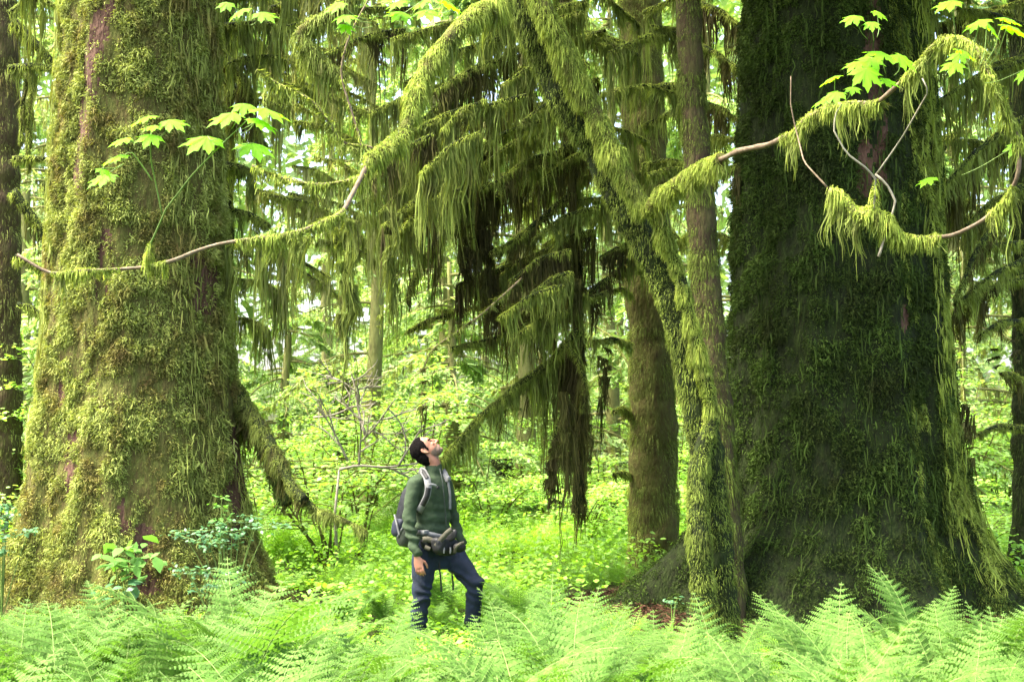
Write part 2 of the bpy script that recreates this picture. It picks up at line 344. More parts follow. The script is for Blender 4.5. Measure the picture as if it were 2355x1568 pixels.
def strips(surf, parent, ths, z0, z1, n, ln, wd, mat, name='hanging_moss'):
    """long hanging strands down a trunk's flank"""
    th = ths[0] + (ths[1] - ths[0]) * rng.random(n); z = z0 + (z1 - z0) * rng.random(n)
    k = fbm(th * 9, z * .9, 0, 3, 77); m_ = k > .05; th, z = th[m_], z[m_]; n = len(th)
    l = ln * (.4 + rng.random(n)); K = 6; s_ = np.linspace(0, 1, K)
    zz = z[:, None] - l[:, None] * s_[None]; tt = th[:, None] + .03 * noise(z[:, None] * 3 + s_ * 2, th[:, None] * 20, 0, 5)
    cen = surf(tt, zz); ce = surf(tt, zz + .0); nr = np.stack([np.cos(tt), np.sin(tt), 0 * tt], -1)
    cen = cen + nr * (.03 + .05 * rng.random((n, 1, 1)))
    a = rng.random(n) * 2 * PI; mb = MB()
    ribbons(mb, cen, wd * (.5 + rng.random(n))[:, None] * np.array([.5, 1, 1, .9, .6, .2]), np.stack([np.cos(a), np.sin(a), 0 * a], 1))
    return obj(name, mb, mat, parent)
strips(surfR, trR, (-.8, .35), .4, 6.2, 2500, .18, .010, MAT['moss_green'])  # brighter strands paint in the light on the right flank
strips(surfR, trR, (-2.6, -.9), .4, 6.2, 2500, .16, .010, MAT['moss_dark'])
strips(surfL, trL, (-3.6, -2.6), .5, 6.2, 3500, .16, .010, MAT['moss_yellow'])
strips(surfL, trL, (-1.0, .3), .8, 6.2, 2500, .16, .010, MAT['moss_yellow'])
def patch(surf, parent, t0, t1, z0, z1, n, mat, ln=.05):
    """tufts of a brighter moss on one flank, the light there painted into its colour"""
    th = t0 + (t1 - t0) * rng.random(n) ** .7; z = z0 + (z1 - z0) * rng.random(n); p = surf(th, z); nr = norm(np.cross(surf(th + .02, z) - p, surf(th, z + .02) - p))
    k = fbm(p[:, 0] * 4, p[:, 1] * 4, p[:, 2] * 1.6, 3, 88) + .5 * (th - t0) / (t1 - t0) > .12; p, nr = p[k], nr[k]; mb = MB()
    tuft(mb, p + nr * .03 * rng.random((len(p), 1)), nr, ln * (.5 + rng.random(len(p))), .009, .9, 4, .9); return obj('lit_flank_moss', mb, mat, parent)
patch(surfR, trR, -1.15, .3, .0, 6.2, 110000, MAT['moss_green'], .038)  # bright moss clumps whose colour also stands in for light on this flank

# ------------------------------------------------------------------ limbs with moss
def limb(root, pts, r0, r1, fz=.03, fd=900, hlen=0., bark='bark_under', moss='moss_green', hmat='moss_hang', name='branch', hsp=.05, per=24, wd=.009, spread=.06, lfun=None, ranges=None, k=9, seed=0, fw=.007, power=2.0):
    pts = PP(pts) if len(pts[0]) == 3 else pts
    L = np.linalg.norm(np.diff(pts, axis=0), axis=1).sum()
    n = max(12, int(L / .05)); q = resample(pts, n, name != 'twig')
    wob = np.stack([fbm(q[:, 0] * 2 + a_, q[:, 1] * 2, q[:, 2] * 2, 2, 60 + a_) for a_ in range(3)], 1)
    q = q + wob * (.014 if name == 'twig' else min(.02, r0)) * np.sin(np.linspace(0, PI, n))[:, None]
    rad = np.linspace(r0, r1, n)
    m = MB(); tube(m, q, rad, k, .22, 9)
    b = obj(name, m, MAT[bark], root, smooth=True)
    if fd:
        f = MB()
        for (a_, c_) in (ranges or [(0, 1)]):
            i0, i1 = int(a_ * (n - 1)), max(int(c_ * (n - 1)) + 1, int(a_ * (n - 1)) + 3)
            seg = q[i0:i1]
            ls = np.linalg.norm(np.diff(seg, axis=0), axis=1).sum()
            fuzz(f, seg, rad[i0:i1], int(fd * ls), fz, fw, 1.1)
        obj('moss', f, MAT[moss], b)
    if hlen:
        h = MB()
        for (a_, c_) in (ranges or [(0, 1)]):
            i0, i1 = int(a_ * (n - 1)), max(int(c_ * (n - 1)) + 1, int(a_ * (n - 1)) + 3)
            hang(h, q[i0:i1], rad[i0:i1], hlen, hsp, per, wd, spread * .8, lfun, seed, power)
        obj('hanging_moss', h, MAT[hmat], b)
    return b, q
# --- leaning maple, foot at 11.4 m
mp_root = thing('leaning_maple', 'leaning moss covered maple with crossing stems in front of the dark giant trunk', 'tree', P(1650, 1500, 11.4))
limb(mp_root, [(1668, 1530, 11.5), (1655, 1380, 11.5), (1645, 1200, 11.5), (1625, 1050, 11.5), (1600, 900, 11.5), (1570, 780, 11.5), (1530, 660, 11.5), (1490, 560, 11.5), (1422, 450, 11.5), (1365, 338, 11.5), (1309, 255, 11.4), (1253, 150, 11.4), (1208, 30, 11.3), (1180, -60, 11.3), (1150, -180, 11.3)],
     .13, .10, .028, 5500, .06, 'bark_dark', 'moss_mid', 'moss_mid', 'trunk', .05, 14, .008, .04, k=14)
limb(mp_root, [(1490, 490, 11.2), (1462, 452, 11.2), (1404, 340, 11.2), (1345, 220, 11.2), (1296, 112, 11.15), (1248, 28, 11.1), (1225, -40, 11.1), (1200, -140, 11.1)],
     .065, .08, .042, 7500, .15, 'bark_under', 'moss_green', 'moss_hang', 'stem', .035, 26, .008, .05, k=12, power=1.5)
limb(mp_root, [(1610, 1120, 11.3), (1622, 1000, 11.35), (1640, 940, 11.35), (1600, 800, 11.3), (1560, 620, 11.3), (1510, 500, 11.2)], .035, .05, .04, 6500, .16, 'bark_dark', 'moss_green', 'moss_hang', 'moss_ridge', .05, 20, .009, .05)
limb(mp_root, [(1620, 1400, 11.2), (1608, 1250, 11.2), (1600, 1100, 11.3), (1640, 960, 11.35)], .10, .055, .025, 6500, .08, 'bark_dark', 'moss_mid', 'moss_hang', 'stem', .04, 20, .009, .05)
limb(mp_root, [(1492, 485, 11.2), (1520, 455, 11.0), (1580, 410, 10.6), (1660, 365, 10.2)], .07, .05, .04, 6500, .16, 'bark_under', 'moss_green', 'moss_hang', 'branch', .03, 26, .009, .05)
arch = [(1655, 368, 10.2), (1700, 345, 10.0), (1760, 335, 9.8), (1830, 302, 9.5), (1850, 275, 9.3), (1900, 245, 9.1), (1960, 238, 8.9), (2010, 240, 8.8), (2060, 195, 8.6), (2110, 150, 8.4), (2150, 100, 8.2), (2200, 92, 8.0), (2250, 115, 7.9), (2280, 180, 7.8), (2315, 260, 7.8), (2345, 320, 7.8), (2342, 400, 7.8), (2315, 460, 7.9), (2260, 510, 8), (2190, 543, 8.1), (2120, 548, 8.2), (2065, 540, 8.2)]
limb(mp_root, arch, .020, .010, .04, 2600, .24, 'twig', 'moss_green', 'moss_hang', 'branch', .035, 26, .007, .045, ranges=[(.16, .40), (.46, .78), (.83, .87), (.95, 1)])
limb(mp_root, [(2065, 540, 8.2), (2040, 505, 8.2), (2010, 485, 8.2), (1960, 500, 8.25), (1930, 440, 8.3), (1905, 440, 8.3)], .022, .02, .06, 4500, .28, 'twig', 'moss_green', 'moss_hang', 'branch', .03, 30, .007, .05)
limb(mp_root, [(1905, 435, 8.3), (1870, 395, 8.35), (1850, 370, 8.4), (1832, 300, 8.6), (1820, 240, 8.6), (1818, 175, 8.6)], .006, .003, .02, 0, 0, 'twig', name='twig', k=5)
limb(mp_root, [(2020, 590, 8.2), (2035, 540, 8.2), (2055, 460, 8.2), (2035, 420, 8.2), (2012, 400, 8.2)], .008, .006, .02, 0, 0, 'twig_pale', name='twig', k=5)
limb(mp_root, [(2008, 500, 8.2), (2008, 410, 8.15), (1985, 385, 8.1), (1940, 350, 8.1), (1915, 300, 8.1), (1918, 262, 8.1), (1935, 240, 8.1)], .007, .004, .03, 700, 0, 'twig_pale', name='twig', k=5, ranges=[(0, .3)])
limb(mp_root, [(2015, 400, 8.1), (2060, 330, 8.0), (2110, 250, 7.8), (2135, 210, 7.6), (2120, 180, 7.6)], .005, .003, .02, 0, 0, 'twig_pale', name='twig', k=5)
# --- left arching bough
vm = thing('vine_maple', 'arching mossy vine maple bough sagging across the broad yellow mossed trunk', 'small tree', P(900, 1560, 8.9))
limb(vm, [(1165, -10, 9.6), (1110, 20, 9.4), (1055, 60, 9.2), (1015, 110, 9.1), (985, 150, 9.0), (955, 200, 8.9), (945, 260, 8.8), (925, 320, 8.7), (880, 345, 8.5), (850, 365, 8.4)], .05, .03, .045, 4800, .26, 'bark_under', 'moss_green', 'moss_hang', 'branch', .03, 26, .008, .05)
limb(vm, [(850, 365, 8.4), (835, 400, 8.3), (805, 455, 8.2), (785, 490, 8.1), (750, 505, 8.0), (700, 530, 7.9), (640, 545, 7.9), (560, 552, 7.8), (500, 560, 7.8), (455, 572, 7.8), (400, 598, 7.7), (340, 612, 7.7), (270, 618, 7.7), (190, 622, 7.6), (120, 632, 7.6), (90, 618, 7.6), (40, 585, 7.6)], .014, .008, .03, 2600, .16, 'twig', 'moss_green', 'moss_hang', 'branch', .04, 18, .007, .04, ranges=[(0, .05), (.2, .5), (.66, .72), (.78, .92)])
limb(vm, [(870, 350, 8.5), (840, 330, 8.5), (800, 340, 8.5), (770, 310, 8.5), (735, 250, 8.5), (690, 215, 8.5), (640, 195, 8.5), (590, 160, 8.5)], .010, .004, .02, 800, .12, 'twig', name='branch', k=6)
limb(vm, [(840, 405, 8.3), (790, 418, 8.3), (735, 425, 8.3), (680, 415, 8.3), (620, 400, 8.3), (580, 380, 8.3)], .010, .005, .03, 1100, .12, 'twig', 'moss_green', name='branch', k=6)
limb(vm, [(835, 340, 8.5), (780, 170, 8.5), (800, 90, 8.5), (830, 30, 8.5), (870, -40, 8.5)], .008, .006, .02, 300, 0, 'twig', name='branch', k=6)
limb(vm, [(790, 180, 8.6), (700, 120, 8.6), (680, 80, 8.6), (760, 40, 8.6), (820, -20, 8.6)], .03, .035, .05, 3600, .2, 'bark_under', 'moss_hang', name='branch')
limb(vm, [(335, 610, 7.7), (345, 560, 7.6), (380, 480, 7.5), (440, 400, 7.4), (490, 350, 7.3), (520, 320, 7.3), (575, 270, 7.3)], .007, .003, .025, 1500, 0, 'fern_stem', 'moss_green', name='twig', k=6, ranges=[(0, .18)])
limb(vm, [(372, 492, 7.5), (355, 420, 7.45), (345, 370, 7.4), (345, 310, 7.3)], .005, .003, .02, 0, 0, 'fern_stem', name='twig', k=5)
limb(vm, [(350, 415, 7.45), (300, 350, 7.4), (250, 380, 7.4)], .004, .002, .02, 0, 0, 'fern_stem', name='twig', k=5)

# ------------------------------------------------------------------ maple leaves
def maple_tpl():
    ang = []; r = []
    tips = [-150, -105, -60, -22, 22, 60, 105, 150][0:0]
    lob = [(-128, .55), (-82, .78), (-40, .95), (0, 1.05), (40, .95), (82, .78), (128, .55)]
    pts = [(0, -.03)]
    for k_, (a_, l_) in enumerate(lob):
        a0 = math.radians(a_)
        for da, f in ((-15, .72), (-8, .80), (0, 1.), (8, .80), (15, .72)):
            t = a0 + math.radians(da); pts.append((math.sin(t) * l_ * f, math.cos(t) * l_ * f))
        if k_ < 6:
            t = math.radians((a_ + lob[k_ + 1][0]) / 2); pts.append((math.sin(t) * .52, math.cos(t) * .52))
    v = np.array([(0, 0, 0)] + [(x, y, 0) for x, y in pts], float) * .5
    n = len(v); t = [(0, i_, i_ + 1) for i_ in range(1, n - 1)] + [(0, n - 1, 1)]
    r_ = np.hypot(v[:, 0], v[:, 1]); a_ = np.arctan2(v[:, 0], v[:, 1])
    v[:, 2] = -.9 * r_ ** 2 * 1.1 + .035 * np.cos(a_ * 9) * (r_ > .3) - .02 * np.abs(v[:, 0])
    return v, np.array(t)
MV, MT = maple_tpl()
def basis(yv, zv):
    yv = norm(np.asarray(yv, float)); zv = np.asarray(zv, float); zv = norm(zv - yv * (zv * yv).sum(-1, keepdims=True)); return np.stack([np.cross(yv, zv), yv, zv], -2)
def spray(root, tips, org, size, D):
    """a spray of leaves: (u, v, heading in the picture plane, scale) each with a stalk from org"""
    m = MB(); o_ = P(*org); st = MB()
    for u, v, hx, sc in tips:
        p = P(u, v, D + random.uniform(-.12, .12)); s_ = size * sc * 1.27
        y = norm(np.array([hx, random.uniform(-.8, -.1), random.uniform(-.5, -.15)])); z = norm(np.array([random.uniform(-.25, .25), random.uniform(-.7, .1), 1]))
        stamp(m, MV * s_ * [1, 1, 1], None, MT, basis(y[None], z[None]), (p - y * s_ * .25)[None])
        b0 = o_ + (p - o_) * .55 + np.array([0, 0, -.01]); tube(st, resample(np.array([o_ + (p - o_) * .3, b0, p - y * s_ * .25]), 9), .0022, 4)
    a_ = obj('leaf_spray', m, MAT['maple'], root); obj('leaf_stalk', st, MAT['fern_stem'], a_)
spray(vm, [(320, 268, -.8, .8), (405, 278, .9, .85), (340, 315, -.1, .8), (268, 318, -.9, .7), (342, 288, -.7, .6)], (350, 330, 7.4), .21, 7.35)
spray(vm, [(255, 358, -.6, .8), (222, 405, -.7, .9), (245, 392, .8, .5)], (300, 370, 7.4), .21, 7.35)
spray(vm, [(455, 318, -.3, 1.1), (505, 262, -.7, .95), (560, 243, .1, .7), (630, 250, .9, 1.05), (590, 335, .3, 1.05), (615, 278, .5, .85)], (520, 320, 7.3), .23, 7.25)
spray(vm, [(540, 25, -.5, .8), (615, 30, .6, .85), (515, 10, -.3, .6)], (560, 70, 8.3), .21, 8.2)
spray(vm, [(795, 35, .2, .8), (760, 10, -.6, .8), (915, 28, -.2, .9), (905, 5, -.6, .7), (985, 25, .2, .9), (960, 5, -.5, .7), (1045, 5, .8, .9), (800, 62, .4, .6)], (880, 60, 8.2), .21, 8.1)
R1 = [(1955, 40, -.7, .75), (2005, 55, -.1, .6), (2030, 30, .9, .6), (2025, 118, -.2, .95), (1960, 145, -.9, .7), (1995, 140, -.5, .9), (1995, 175, .0, .95), (1900, 178, -.9, .8), (2090, 135, .7, .9), (2050, 182, .8, .7), (1960, 203, -.2, .6), (1880, 232, -.9, .6), (1910, 218, -.3, .8)]
spray(mp_root, R1[:3], (2010, 110, 8), .20, 8.0)
spray(mp_root, R1[3:7] + R1[8:10], (2040, 190, 8), .22, 7.9)
spray(mp_root, [R1[7]] + R1[10:], (1940, 240, 8.1), .20, 8.0)
spray(mp_root, [(2240, 50, -.8, .9), (2290, 62, .4, .9), (2345, 60, .6, 1.), (2330, 40, .9, .8), (2230, 118, .9, .8), (2190, 150, -.4, .8), (2170, 4, -.5, .9), (2200, 128, -.6, .7), (2345, 170, -.4, .7)], (2230, 200, 7.7), .20, 7.6)
spray(mp_root, [(2125, 412, -.9, .7), (2330, 340, -.6, .7)], (2160, 430, 8), .20, 8.0)

# ------------------------------------------------------------------ standing mid trunks
def pole_tree(name, label, path, r0, r1, bark='bark_under', moss='moss_hang', fd=1500, fz=.04, hl=.0, hm='moss_hang', group=None, k=20):
    pts = PP(path); root = thing(name, label, 'tree', pts[0], group)
    L = np.linalg.norm(np.diff(pts, axis=0), axis=1).sum(); n = int(L / .08) + 8; q = resample(pts, n)
    s_ = np.linspace(0, 1, n); rad = r0 + (r1 - r0) * s_ + r0 * .45 * np.exp(-s_ * L / .3)
    m = MB(); tube(m, q, rad, k, .16, 5); t = obj('trunk', m, MAT[bark], root, smooth=True)
    f = MB(); fuzz(f, q, rad, int(fd * L), fz, .008, 1.5)
    obj('moss', f, MAT[moss], t)
    if hl:
        h = MB(); hang(h, q, rad * 1.05, hl, .05, 14, .010, .15); obj('hanging_moss', h, MAT[hm], t)
    return root, q
midT, _ = pole_tree('mossy_conifer', 'straight grey green mossy trunk standing between the hiker and the leaning maple', [(1500, 1400, 16.5), (1502, 1100, 16.5), (1500, 800, 16.5), (1490, 600, 16.6), (1478, 300, 16.8), (1470, 0, 17), (1460, -400, 17.2), (1450, -900, 17.5)], .275, .22, 'bark_under', 'moss_hang', 5000, .05, .35)
sl, _ = pole_tree('slender_conifer', 'slender brown trunk rising directly behind the leaning maple, left of the dark giant', [(1672, 1470, 12.6), (1668, 1250, 12.6), (1655, 1050, 12.6), (1640, 850, 12.6), (1618, 600, 12.7), (1605, 400, 12.7), (1590, 200, 12.8), (1582, 0, 12.8), (1570, -500, 12.9)], 0.15, .09, 'bark_red', 'moss_mid', 4200, .03, .14)
el, _ = pole_tree('edge_conifer', 'brown barked trunk cut by the left edge of the photo', [(8, 1290, 18), (6, 900, 18), (5, 500, 18), (0, 0, 18), (-5, -500, 18)], .24, .2, 'bark_red', 'moss_yellow', 1800, .035, .12)
er, _ = pole_tree('dark_conifer', 'dark trunk cut by the right edge of the photo', [(2368, 1300, 15), (2365, 900, 15), (2360, 500, 15), (2350, 0, 15.1), (2340, -400, 15)], .17, .13, 'bark_dark', 'moss_dark', 1200, .04, .2, 'moss_old')
tr1, _ = pole_tree('thin_conifer', 'thin dark trunk hung with moss just right of the broad yellow mossed trunk', [(525, 1250, 16), (522, 900, 16), (520, 500, 16), (518, 0, 16), (515, -400, 16)], .09, .07, 'bark_dark', 'moss_hang', 1500, .05, .4, 'moss_hang')

# boughs heavy with hanging moss.  (tree, path, r0, r1, hang length, hanging material, moss)
def B(root, path, r0, r1, hl, hm='moss_hang', mo='moss_green', per=24, sp=.05, wd=.010, spread=.07, fd=1500, fz=.035, lf=None, bark='bark_dark'):
    limb(root, path, r0, r1, fz, fd, hl, bark, mo, hm, 'branch', sp, per, wd, spread, lf, seed=random.random() * 50)
ctr, _ = pole_tree('drooping_hemlock', 'dark drooping hemlock behind the hiker, moss curtains hanging from every bough', [(1330, 1180, 15.6), (1335, 1000, 15.6), (1330, 800, 15.6), (1325, 500, 15.6), (1300, 200, 15.6), (1290, -300, 15.6)], .05, .07, 'bark_dark', 'moss_old', 1500, .05, .5, 'moss_old')
E = 15.2
B(ctr, [(1310, 372, E), (1240, 392, E - .3), (1180, 402, E - .6), (1110, 432, E - .8)], .03, .015, .30)
B(ctr, [(1320, 440, E), (1230, 520, E - .3), (1170, 560, E - .6), (1130, 580, E - .8)], .035, .015, .35, 'moss_old')
B(ctr, [(1320, 330, E), (1160, 440, E), (1070, 508, E - .3), (1010, 548, E - .5), (965, 610, E - .6), (935, 690, E - .7)], .05, .02, .75, 'moss_old', per=36, sp=.035, fd=2500, lf=lambda t: np.where(t < .75, 1.1, .3))
B(ctr, [(1300, 560, E), (1200, 600, E - .2), (1090, 640, E - .3), (1050, 660, E - .4)], .03, .02, .85, 'moss_old', per=34, sp=.04)
B(ctr, [(1330, 680, E), (1270, 735, E), (1200, 755, E - .3), (1120, 782, E - .5), (1040, 800, E - .7)], .03, .012, .40, 'moss_hang')
B(ctr, [(1330, 760, E), (1260, 840, E), (1200, 880, E - .3), (1100, 960, E - .5), (1040, 1030, E - .8), (1012, 1062, E - 1)], .045, .012, .52, 'moss_hang', per=34, sp=.035, fd=2500)
B(ctr, [(1320, 800, E), (1250, 840, E), (1160, 920, E + .2), (1100, 960, E + .2)], .03, .02, .7, 'moss_old', per=30)
B(ctr, [(1300, 790, E), (1335, 830, E - .3), (1350, 880, E - .4), (1340, 950, E - .4)], .02, .02, 1.0, 'moss_old', per=40, sp=.035)
B(ctr, [(1330, 880, E), (1310, 930, E), (1280, 980, E - .3), (1265, 1060, E - .3)], .02, .015, .8, 'moss_old', per=34, sp=.04)
B(ctr, [(1190, 560, E), (1150, 640, E + .1), (1165, 720, E + .1)], .03, .02, .8, 'moss_old', per=30)
B(ctr, [(1400, 640, E), (1330, 690, E), (1285, 735, E)], .03, .02, .55, 'moss_old', per=30)
B(ctr, [(1130, 320, E), (1090, 380, E), (1080, 480, E)], .03, .02, .9, 'moss_old', per=30, sp=.04)
B(ctr, [(1240, 165, E), (1130, 250, E), (1050, 275, E), (990, 300, E)], .03, .015, .55, 'moss_hang', per=30)
B(ctr, [(1200, 610, E), (1220, 640, E), (1255, 735, E)], .04, .03, .5, 'moss_old', per=26)
B(ctr, [(1250, 740, E + .1), (1130, 700, E), (1060, 715, E), (1000, 712, E)], .02, .008, .06, 'moss_old')
B(ctr, [(1040, 720, E + .1), (980, 740, E), (935, 765, E)], .025, .02, .08, 'moss_old')
# top middle curtains
for k_, (u0, v0, u1, v1, hl, hm) in enumerate([
        (1230, 40, 900, 90, .7, 'moss_hang'), (1150, 90, 930, 190, .75, 'moss_hang'), (1290, -40, 1080, -20, .9, 'moss_hang'), (1180, 130, 1000, 210, .8, 'moss_old'),
        (1210, 220, 880, 330, .6, 'moss_hang'), (1120, 180, 850, 260, .7, 'moss_hang'), (1100, 370, 820, 470, .6, 'moss_hang'), (1060, 420, 880, 520, .7, 'moss_old'),
        (1000, 340, 780, 430, .5, 'moss_hang'), (960, 20, 660, 60, .5, 'moss_hang'), (930, 70, 740, 130, .6, 'moss_old')]):
    D_ = 13.2 + 1.6 * random.random()
    B(ctr, [(u0, v0, D_ + .3), ((u0 + u1) / 2, (v0 + v1) / 2 - 18, D_), (u1, v1, D_ - .3)], .028, .012, hl, hm, per=24, sp=.05)
for k_ in range(46):
    u0 = random.uniform(1230, 1400); v0 = random.uniform(-30, 720); ln_ = random.uniform(90, 260); D_ = random.uniform(13.6, 16.6)
    if v0 > 450: ln_ *= .6
    B(ctr, [(u0, v0, D_), (u0 - ln_ * .5, v0 + ln_ * .12, D_ - .1), (u0 - ln_, v0 + ln_ * .5, D_ - .2)], .022, .01, random.uniform(.3, .8), random.choice(['moss_old', 'moss_hang', 'moss_hang']), per=22, sp=.045)
for k_ in range(12):
    u0 = random.uniform(960, 1120); v0 = random.uniform(150, 480); ln_ = random.uniform(90, 170); D_ = random.uniform(13.2, 14.6)
    B(ctr, [(u0, v0, D_), (u0 - ln_ * .5, v0 + ln_ * .2, D_ - .1), (u0 - ln_, v0 + ln_ * .7, D_ - .2)], .02, .01, random.uniform(.7, 1.1), random.choice(['moss_old', 'moss_hang', 'moss_hang']), per=30, sp=.04)
for k_ in range(26):
    u0 = random.uniform(520, 760); v0 = random.uniform(-30, 560); ln_ = random.uniform(90, 240); D_ = random.uniform(14.5, 17.5)
    B(left, [(u0, v0, D_), (u0 + ln_ * .5, v0 + ln_ * .08, D_ - .1), (u0 + ln_, v0 + ln_ * .35, D_ - .2)], .016, .008, random.uniform(.3, .8), random.choice(['moss_pale', 'moss_hang', 'moss_pale']), per=20, sp=.055)
for k_ in range(24):
    u0 = random.uniform(2150, 2380); v0 = random.uniform(-30, 760); ln_ = random.uniform(60, 160); D_ = random.uniform(14.5, 18)
    B(er, [(u0, v0, D_), (u0 - ln_ * .5, v0 + ln_ * .12, D_ - .1), (u0 - ln_, v0 + ln_ * .5, D_ - .2)], .02, .01, random.uniform(.3, .7), random.choice(['moss_old', 'moss_hang', 'moss_pale']), per=20, sp=.055)
# big single tassels
def tassel(root, u, v, D, ln, wdt, mat='moss_hang', n=260, wd=.010):
    """a ragged hanging mass: tassels set off from a drooping cord at several heights"""
    c = P(u, v, D); m = MB(); lv = max(3, int(ln / .13))
    for k in range(lv):
        f = k / lv; w_ = wdt * (.35 + .9 * math.sin(min(1, f + .25) * 2.4)) * random.uniform(.6, 1.15); o_ = np.array([random.uniform(-.35, .35) * wdt, random.uniform(-.4, .4) * wdt, -f * ln * .72])
        a_ = random.uniform(-.5, .5); d = np.array([math.cos(a_), math.sin(a_), random.uniform(-.5, .5)])
        line = c + o_ + d * (np.linspace(-1, 1, 5) * w_ * .45)[:, None]
        hang(m, line, .02, ln * (.18 + .42 * random.random() ** 1.5), .03, max(8, int(n / lv / 4)), wd, .035, None, k + u)
    return obj('moss_tassel', m, MAT[mat], root)
tassel(ctr, 800, 505, 13.0, 1.30, .15, 'moss_hang', 900)
tassel(ctr, 908, 470, 13.4, 1.35, .11, 'moss_hang', 600)
tassel(ctr, 875, 700, 13.6, .40, .03, 'moss_hang', 80)
tassel(ctr, 975, 845, 13.0, .62, .045, 'moss_old', 260)
tassel(ctr, 1235, 650, 14.2, .6, .2, 'moss_old', 700)
tassel(ctr, 1315, 640, 14.2, .5, .14, 'moss_old', 500)
tassel(ctr, 1390, 800, 15, .80, .09, 'moss_old', 500)
tassel(ctr, 1355, 950, 14.8, .9, .05, 'moss_old', 260)
tassel(ctr, 1268, 1010, 14.5, .95, .12, 'moss_old', 600)
tassel(ctr, 1300, 900, 14.5, 1.1, .13, 'moss_old', 700)
tassel(ctr, 1075, 520, 14.3, .9, .16, 'moss_old', 700)
tassel(ctr, 1115, 420, 14.6, 1.6, .18, 'moss_old', 1100)
tassel(ctr, 960, 430, 14.2, 1.0, .09, 'moss_hang', 500)
# limb twig above the hiker
limb(ctr, [(1200, 640, 13.5), (1110, 720, 13.4), (1040, 770, 13.2), (990, 805, 13.1), (972, 850, 13.0)], .012, .004, .02, 500, .06, 'twig', 'moss_hang', 'moss_hang', 'branch', k=5)
# right of centre: boughs from the mid trunks
for k_, (root, u0, v0, u1, v1, D_, hl, hm) in enumerate([
        (midT, 1470, 110, 1260, 60, 15.5, .45, 'moss_hang'), (midT, 1470, 60, 1330, -30, 15, .7, 'moss_hang'), (midT, 1480, 30, 1640, -20, 14.5, .7, 'moss_hang'),
        (midT, 1470, 130, 1370, 100, 15, .6, 'moss_hang'), (sl, 1590, 200, 1380, 215, 13.8, .4, 'moss_hang'), (sl, 1585, 70, 1400, 120, 13.4, .5, 'moss_hang'),
        (sl, 1590, 90, 1500, 60, 13.6, .6, 'moss_hang'), (sl, 1600, 250, 1500, 200, 13.6, .55, 'moss_hang'), (midT, 1480, 210, 1620, 195, 15, .5, 'moss_hang'),
        (midT, 1480, 290, 1600, 240, 15, .7, 'moss_hang'), (midT, 1480, 380, 1590, 380, 15, .5, 'moss_hang'), (sl, 1600, 390, 1490, 400, 13.8, .35, 'moss_hang'),
        (midT, 1490, 470, 1330, 460, 15.4, .6, 'moss_hang'), (midT, 1490, 400, 1330, 410, 15.4, .7, 'moss_hang'), (midT, 1480, 520, 1560, 545, 15.6, .5, 'moss_hang'),
        (midT, 1490, 330, 1380, 290, 15.4, .7, 'moss_hang'), (midT, 1490, 560, 1380, 590, 15.4, .6, 'moss_old'), (midT, 1490, 620, 1420, 600, 15.6, .5, 'moss_hang'),
        (sl, 1615, 420, 1700, 380, 13.6, .7, 'moss_old'), (sl, 1600, 100, 1700, 160, 14.4, .7, 'moss_old'), (sl, 1600, 0, 1705, 60, 14.6, .8, 'moss_old'),
        (sl, 1600, 230, 1700, 280, 14.6, .8, 'moss_old'), (sl, 1620, 540, 1700, 560, 14.4, .35, 'moss_hang'), (sl, 1610, 330, 1690, 320, 14.4, .6, 'moss_hang'),
        (midT, 1450, 790, 1365, 785, 15.6, .25, 'moss_hang'), (midT, 1450, 680, 1400, 670, 16, .25, 'moss_hang'), (midT, 1450, 620, 1390, 640, 16, .25, 'moss_old'),
        (midT, 1455, 1098, 1410, 1090, 16.2, .10, 'moss_old'), (midT, 1450, 950, 1410, 945, 16.2, .10, 'moss_old'), (midT, 1560, 560, 1600, 545, 16.3, .3, 'moss_hang')]):
    um, vm_ = (u0 + u1) / 2, (v0 + v1) / 2 - 12
    B(root, [(u0, v0, D_ + .3), (um, vm_, D_), (u1, v1, D_ - .2)], .026, .010, hl, hm, per=24, sp=.05)
# right-hand side: boughs of the dark conifer at the right edge
for k_, (u0, v0, u1, v1, D_, hl, hm) in enumerate([
        (2354, 60, 2200, 20, 14.2, .5, 'moss_hang'), (2354, 140, 2160, 230, 13.8, .6, 'moss_hang'), (2354, 130, 2230, 200, 14.5, .7, 'moss_old'),
        (2354, 270, 2200, 410, 14, .6, 'moss_old'), (2340, 280, 2170, 430, 13.6, .5, 'moss_hang'), (2300, 330, 2165, 470, 14, .6, 'moss_old'),
        (2354, 430, 2220, 520, 14.2, .6, 'moss_hang'), (2300, 500, 2195, 700, 13.6, .25, 'moss_old'), (2354, 600, 2200, 700, 13.8, .35, 'moss_hang'),
        (2354, 640, 2190, 720, 14.4, .4, 'moss_old'), (2354, 560, 2230, 590, 14.2, .35, 'moss_hang'), (2354, 740, 2255, 770, 14.2, .35, 'moss_old'),
        (2354, 350, 2170, 320, 14.8, .6, 'moss_hang'), (2280, 520, 2170, 500, 14.8, .7, 'moss_hang'), (2354, 880, 2300, 860, 14.6, .25, 'moss_old'),
        (2230, -30, 2120, 40, 13.8, .9, 'moss_hang'), (2200, 100, 2115, 130, 13.8, 1.0, 'moss_hang'), (2330, 30, 2150, 60, 14.4, .8, 'moss_old'), (2354, 985, 2250, 1000, 14.5, .10, 'moss_hang')]):
    B(er, [(u0, v0, D_ + .3), ((u0 + u1) / 2 - 10, (v0 + v1) / 2 - 12, D_), (u1, v1, D_ - .2)], .035, .014, hl, hm, per=22, sp=.055)
tassel(er, 2180, 880, 13.2, .85, .10, 'moss_hang', 700)
tassel(er, 2225, 930, 13.3, .80, .07, 'moss_old', 420)
tassel(er, 2340, 780, 14, .7, .06, 'moss_old', 300)
